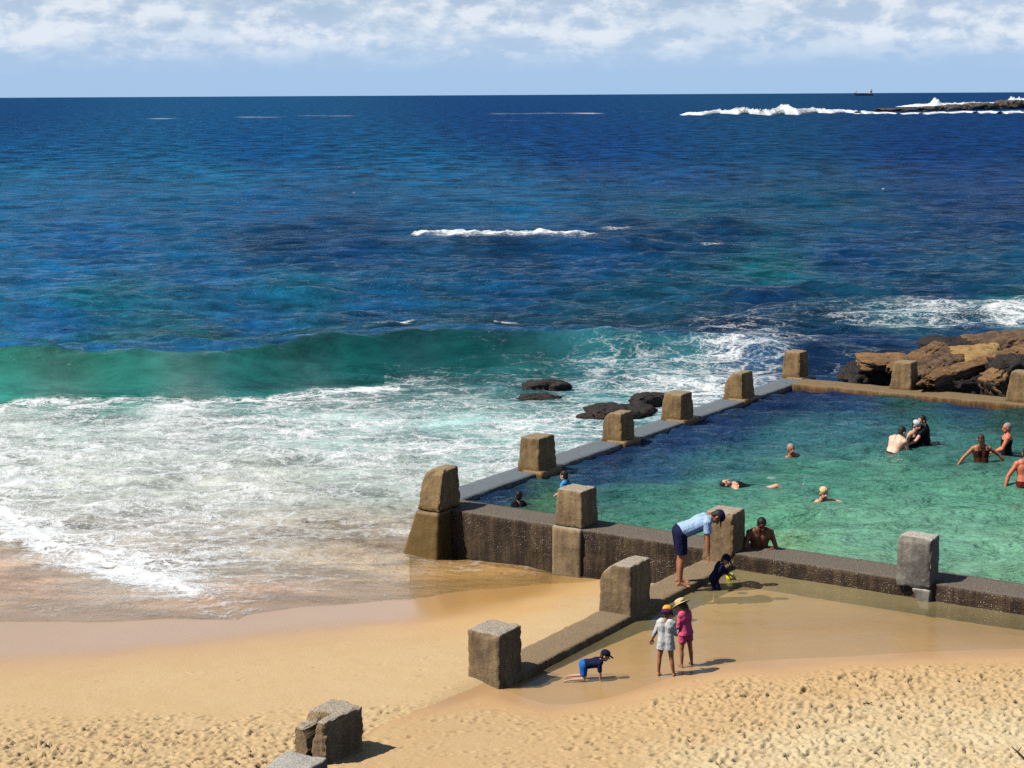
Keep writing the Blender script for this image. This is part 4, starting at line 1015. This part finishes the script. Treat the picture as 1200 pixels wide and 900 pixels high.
    if hair:
        pr = [('e', hc+cr*.046*kh-fv*.026*kh, (.084*kh, .096*kh, .092*kh), (er, fv, cr)), ('e', hc-cr*.01*kh-fv*.052*kh, (.072*kh, .055*kh, .078*kh), (er, fv, cr))]
        if hairlong:
            b0 = hc-fv*.075*kh-cr*.02*kh; pr += [('c', b0+er*j*.03*kh, b0+er*j*.035*kh-cr*hairlong-fv*.02*kh, .045*kh, .022*kh) for j in (-1, 0, 1)]
        cloth('hair', pr, hair)
    if hat:
        kind, hm, hm2 = hat
        hp_ = hc+cr*.050*kh-fv*.010*kh
        def lathe(prof, nseg=40, brim=None):
            vs, qs = [], []
            for r_, z_ in prof:
                for a in range(nseg):
                    t = 2*math.pi*a/nseg; q_ = hp_+er*math.cos(t)*r_*kh*.95+fv*math.sin(t)*r_*kh*1.10+cr*z_*kh; vs.append(q_)
            for i in range(len(prof)-1):
                for a in range(nseg): qs.append([i*nseg+a, i*nseg+(a+1) % nseg, (i+1)*nseg+(a+1) % nseg, (i+1)*nseg+a])
            return np.array(vs), np.array(qs)
        dome = [(.088, -.012), (.094, -.012), (.096, .02), (.088, .055), (.066, .082), (.034, .096), (.002, .099)]
        if kind == 'cap':
            v, q = lathe(dome); h_ = link('cap', np_mesh('cap', v, q), hm, o)
            v, q = caps_mesh([('e', hp_+fv*.125*kh-cr*.010*kh, (.070*kh, .075*kh, .010*kh), (er, nrm(fv-cr*.22), nrm(cr+fv*.22)))]); link('visor', np_mesh('visor', v, q), hm2, h_)
        elif kind == 'flap':
            v, q = lathe(dome); h_ = link('sun_hat', np_mesh('sun_hat', v, q), hm, o)
            v, q = lathe([(.096, .012), (.104, -.02), (.122, -.060), (.118, -.062), (.098, -.015)]); link('hat_brim', np_mesh('hat_brim', v, q), hm2, h_)
        elif kind == 'straw':
            v, q = lathe([(.092, -.01), (.094, .0), (.092, .05), (.082, .078), (.050, .088), (.002, .089)]); h_ = link('straw_hat', np_mesh('straw_hat', v, q), hm, o)
            v, q = lathe([(.090, .002), (.165, -.014), (.172, -.022), (.165, -.024), (.090, -.006)]); link('hat_brim', np_mesh('hat_brim', v, q), hm2, h_)
        elif kind == 'swimcap':
            v, q = lathe([(.079, -.02), (.086, .0), (.088, .03), (.078, .062), (.055, .082), (.028, .092), (.002, .094)]); link('swim_cap', np_mesh('swim_cap', v, q), hm, o)
    return o

def fabric(n, c, var=.2):
    m = plain('fabric_'+n, c, .85, var, .15, 25); g = NT(m.node_tree)
    pos = g.node('ShaderNodeTexCoord').outputs['Object']
    folds = g.noise(g.scale(pos, (1, 1, .45)), 13, 3, .55, 1.2)                          # creases in the cloth
    bs = [n_ for n_ in m.node_tree.nodes if n_.type == 'BSDF_PRINCIPLED'][0]
    g.put(bs.inputs['Normal'], g.bump(folds, .8, .035)); return m
NAVY = fabric('navy', lin(28, 32, 66)); PBLUE = fabric('pale_blue', lin(164, 190, 222), .08); WHITE = fabric('white', lin(204, 202, 198), .10)
PINK = fabric('pink', lin(226, 92, 128), .12); DPURP = fabric('purple', lin(84, 28, 76)); BLACK = fabric('black', lin(24, 22, 26)); BLUE = fabric('blue', lin(34, 110, 190))
LBLUE = fabric('light_blue', lin(70, 150, 200)); ORANGE = fabric('orange', lin(244, 168, 60), .12); STRAW = fabric('straw', lin(232, 204, 150), .25)
BROWN = fabric('brown', lin(70, 40, 30)); MAROON = fabric('maroon', lin(96, 30, 26)); GREY = fabric('grey', lin(196, 196, 196), .08)
def hairm(n, c): return plain('hair_'+n, c, .6, .45, .4, 60)
HDARK = hairm('dark', lin(34, 26, 22)); HBROWN = hairm('brown', lin(72, 50, 36)); HGREY = hairm('grey', lin(170, 150, 140)); HBLACK = hairm('black', lin(20, 18, 20)); HFAIR = hairm('fair', lin(170, 130, 90))
def ground(px, py, z): x, y = P(px, py, z); return (x, y, z)
def sandy(px, py, z0):
    z = z0
    for _ in range(4):
        x, y = P(px, py, z); z = float(sand_z(np.array([x]), np.array([y]))[0])
    return (x, y, z)
D = (0, 0, -1)
# the man bends down from the walkway to the child in the water
person('man in pale blue t-shirt and navy shorts bending down on the walkway', ground(799, 684.5, .60), H=1.74, hip=(-.03, 0, .88), right=(.12, -1, 0), spine=(.88, .12, .40), face=(.35, -.1, -.95), crown=(.95, 0, .25),
       arms=(((.30, .05, -1), (.10, .0, -1)), ((.02, -.08, -1), (.05, .0, -1))), legs=(((.12, .10, -1), (-.06, .03, -1)), ((.06, -.02, -1), (-.08, 0, -1))), skin='tan', shirt=PBLUE, sleeve=.62, hem=.02, shorts=NAVY, leglen=.82, hair=HDARK, hat=('cap', NAVY, NAVY), toes=(1, -.25, 0), vox=.008)
x, y, _ = ground(838, 690, .5); zf = float(sand_z(np.array([x]), np.array([y]))[0])
person('small child in navy crouching in the shallow water beside the bending man', (x, y, zf), H=.98, child=True, hip=(-.02, 0, .40), right=(.25, -1, 0), spine=(.42, 0, .9), face=(.75, -.25, -.6),
       arms=(((.6, .1, -.8), (.5, 0, -.6)), ((.7, -.1, -.7), (.6, -.1, -.3))), legs=(((.35, .15, -1), (-.2, .05, -1)), ((.35, -.1, -1), (-.2, 0, -1))), skin='fair', shirt=NAVY, sleeve=.9, hem=.0, shorts=NAVY, leglen=.8, hair=HBROWN, hat=('cap', NAVY, NAVY), toes=(1, -.2, 0), vox=.007)
person('girl in a long loose white top and yellow-orange sun hat in the shallows', sandy(780, 792, .48), H=1.06, child=True, hip=(0, 0, .50), right=(.93, -.30, 0), spine=(.0, .02, 1), face=(.35, .9, -.45),
       arms=(((-.38, .05, -1), (-.25, .45, -.9)), ((.22, .25, -1), (.15, .8, -.35))), legs=(((-.14, .03, -1), (-.05, -.02, -1)), ((.10, .0, -1), (.14, -.02, -1))), skin='tan', shirt=WHITE, sleeve=1.6, hem=-.36, hair=HBROWN, hat=('flap', ORANGE, DPURP), toes=(.2, 1, 0), vox=.007)
person('girl in pink top and shorts with a straw hat, facing the girl in white', sandy(803, 781, .48), H=1.05, child=True, hip=(0, 0, .50), right=(.60, .62, 0), spine=(-.06, .05, 1), face=(-.55, .6, -.55),
       arms=(((-.15, -.1, -1), (-.55, .25, -.5)), ((.06, .1, -1), (-.15, .25, -1))), legs=(((-.10, .0, -1), (.02, -.05, -1)), ((.14, .0, -1), (.10, -.05, -1))), skin='tan', shirt=PINK, sleeve=1.35, hem=-.06, shorts=PINK, leglen=.55, hair=HDARK, hairlong=.06, hat=('straw', STRAW, STRAW), toes=(-.3, .8, 0), vox=.007)
x, y, z = sandy(694, 797, .47)
person('toddler in navy top, blue shorts and navy cap crawling in the shallow water', (x, y, z), H=.88, child=True, hip=(-.12, 0, .225), right=(.10, -1, 0), spine=(.97, .02, .20), face=(.93, -.1, -.25), crown=(.35, 0, .95),
       arms=(((.12, .05, -1), (.12, .05, -1)), ((.02, -.05, -1), (.08, 0, -1))), legs=(((.18, .12, -1), (-1, .05, .0)), ((.05, -.12, -1), (-1, -.08, .0))), skin='fair', shirt=NAVY, sleeve=.95, hem=.10, shorts=BLUE, leglen=.7, hair=HBROWN, hat=('cap', NAVY, NAVY), toes=(-.6, 0, -.6), vox=.007)

def pool_person(label, px, py, hz, **k):
    x, y = P(px, py, POOL); kw = dict(H=1.70, vox=.011); kw.update(k)
    return person(label, (x, y, POOL), hip=(0, 0, hz), **kw)
pool_person('bare-chested man looking at his hands in the pool behind the tall walkway post', 889, 645, -.06, right=(-1, -.05, 0), spine=(.0, -.30, .95), face=(.05, -.75, -.65),
            arms=(((.35, -.10, -1), (-.75, -.6, -.15)), ((-.30, -.15, -1), (.65, -.7, -.1))), legs=(((.25, -.35, -1), (.0, .1, -1)), ((-.2, -.55, -1), (0, .1, -1))), skin='dark', shorts=NAVY, leglen=.9, hair=HBLACK, toes=(0, -1, 0), H=1.75)
pool_person('swimmer with pale broad back bending forward, left of the couple in the pool', 1044, 528, -.16, right=(.62, -.75, 0), spine=(.42, .25, .88), face=(.75, .4, -.45), arms=(((.35, .3, -1), (.15, .2, -1)), ((.35, .05, -1), (.1, .1, -1))), skin='pale', hair=HDARK, girth=1.22, shorts=BROWN)
pool_person('swimmer in white swim cap and black swimsuit, left one of the couple in the pool', 1070, 523, -.14, right=(-.75, -.6, 0), spine=(.05, -.05, 1), face=(.55, -.8, -.2), arms=(((.4, -.3, -.9), (.8, .3, .1)), ((-.35, -.2, -1), (.1, -.5, -.9))), skin='fair', swim=BLACK, hat=('swimcap', WHITE, WHITE), hair=HBLACK)
pool_person('dark-haired swimmer in black shirt holding the one in the white cap', 1085, 522, -.04, right=(.35, .9, 0), spine=(-.14, -.05, 1), face=(-.9, -.4, -.3), arms=(((-.6, -.35, -.7), (-.7, .0, -.35)), ((-.15, .25, -1), (-.8, -.2, -.3))), skin='fair', shirt=BLACK, sleeve=.5, shorts=BLACK, hair=HDARK)
pool_person('woman with long brown hair seen from behind, arms spread on the pool water', 1150, 542, -.10, right=(1, -.05, 0), spine=(-.03, .04, 1), face=(0, 1, -.2), arms=(((-.75, .1, -.8), (-.55, -.05, -.75)), ((.85, .1, -.6), (.65, 0, -.7))), skin='tan', swim=BROWN, hair=HBROWN, hairlong=.16, H=1.62)
pool_person('grey-haired bather in a dark swimsuit facing left, right of the woman with spread arms', 1179, 533, -.02, right=(.25, .97, 0), spine=(.03, 0, 1), face=(-1, -.1, -.1), arms=(((-.45, -.15, -.85), (-.95, .0, -.25)), ((-.1, .3, -1), (-.7, .1, -.4))), skin='red', swim=BLACK, hair=HGREY, girth=1.15, H=1.66)
pool_person('sunburnt man with his back to the beach, cut by the right edge of the picture', 1202, 571, .02, right=(1, .1, 0), spine=(.02, .12, 1), face=(.2, 1, -.3), arms=(((-.62, .0, -.9), (-.25, -.1, -1)), ((.5, .1, -1), (.3, .1, -1))), skin='red', shorts=MAROON, hair=HDARK, girth=1.15, H=1.78)
pool_person('grey-haired swimmer up to the shoulders, alone near the middle of the pool', 929, 537, -.40, right=(-.8, -.5, 0), spine=(-.10, -.15, .9), face=(.3, -.9, 0), arms=(((.75, .2, -.25), (.3, -.9, -.1)), ((-.8, -.2, -.2), (-.2, -.9, -.08))), legs=(((.3, .5, -1), (.2, .7, -.7)), ((.2, .5, -1), (.2, .7, -.7))), skin='tan', swim=BLACK, hair=HGREY)
pool_person('person floating on their back in the pool with face, knees and feet showing', 886, 569, -.125, right=(0, .97, .1), spine=(-.97, .0, .24), face=(-.25, -.25, 1), crown=(-1, 0, .2), arms=(((.3, -.9, -.25), (.6, -.5, -.1)), ((.3, .9, -.2), (.4, .7, -.2))), legs=(((.85, -.1, .35), (.75, 0, -.5)), ((1, .1, .0), (1, 0, .02))), skin='fair', swim=BLACK, hair=HDARK, toes=(.3, 0, 1))
pool_person('swimmer in a pale cap doing breaststroke with one arm stretched over the water', 958, 584, -.45, right=(-.75, -.6, 0), spine=(.12, -.28, .85), face=(.35, -.9, -.15), arms=(((.75, -.5, -.05), (-.1, -.9, .0)), ((-.75, -.1, -.08), (.85, -.55, .0))), legs=(((-.1, .7, -.7), (0, .9, -.4)), ((-.3, .6, -.7), (0, .9, -.4))), skin='fair', swim=BLACK, hair=HDARK, hat=('swimcap', STRAW, STRAW))
pool_person('child in a blue top behind the pale-topped post on the near pool wall', 661, 577, -.10, H=1.15, child=True, right=(.4, .9, 0), spine=(.1, 0, 1), face=(-.8, .5, -.3), arms=(((-.4, -.1, -1), (-.6, 0, -.4)), ((0, .2, -1), (-.5, .2, -.5))), skin='fair', shirt=LBLUE, sleeve=.8, hair=HDARK)
pool_person('child in a black wetsuit in the dark near corner of the pool', 608, 595, -.22, H=1.15, child=True, right=(1, .1, 0), spine=(0, .05, 1), face=(.2, 1, -.2), arms=(((-.3, .2, -1), (-.1, .3, -1)), ((.3, .2, -1), (.1, .3, -1))), skin='tan', shirt=BLACK, sleeve=1.7, shorts=BLACK, hair=HBLACK)

# ------------------------------------------------------------------ small things
bx, by = P(856, 676.5, .53)
bm = bmesh.new(); bmesh.ops.create_uvsphere(bm, u_segments=20, v_segments=14, radius=.075)
for v in bm.verts:
    a = math.atan2(v.co.y, v.co.x); v.co *= 1-.05*max(0, math.cos(a*3))**12                # shallow seams
ball = bm_obj('ball', bm, plain('yellow_rubber', lin(226, 220, 40), .4, .1), None, (bx, by, .53), True)
tag(ball, 'small yellow ball floating right of the crouching child', 'ball')
bm = bmesh.new(); bmesh.ops.create_cone(bm, cap_ends=True, segments=12, radius1=.014, radius2=.010, depth=.012)
for v in bm.verts: v.co += Vector((.03, -.035, .062))
bm_obj('valve', bm, MAT_SHIPW, ball)
def strands(name, label, cat, px, py, z0, segs, mat, sc_=1.0):
    x, y, z = sandy(px, py, z0)
    prims = [('c', (a, b, c+.02), (d, e, f_+.02), r0, r1) for a, b, c, d, e, f_, r0, r1 in segs]
    v, q = caps_mesh(prims); o = link(name, np_mesh(name, v*sc_, q), mat, None, (x, y, z)); return tag(o, label, cat)
KELP = plain('dry_kelp', (.02, .016, .012), .7)
strands('seaweed', 'scrap of black seaweed on the trampled pale sand', 'seaweed', 1017, 827, .7,
        [(-.09, .0, .02, -.05, -.03, .05, .014, .010), (-.05, -.03, .05, .02, .02, .02, .012, .012), (.02, .02, .02, .08, -.02, .06, .012, .008), (0, .0, .02, .01, .09, .04, .010, .006), (-.06, .02, .02, -.09, .10, .03, .008, .006), (.05, .01, .03, .09, .08, .02, .008, .005)], KELP, .6)
strands('twig', 'thin dark forked twig lying on the sand in the near right corner', 'twig', 1195, 888, .9,
        [(-.05, .16, .05, -.01, .05, .03, .006, .009), (-.01, .05, .03, .02, -.08, .01, .009, .011), (-.01, .05, .03, .05, .12, .06, .007, .004), (.02, -.08, .01, .05, -.20, .02, .011, .008)], KELP)
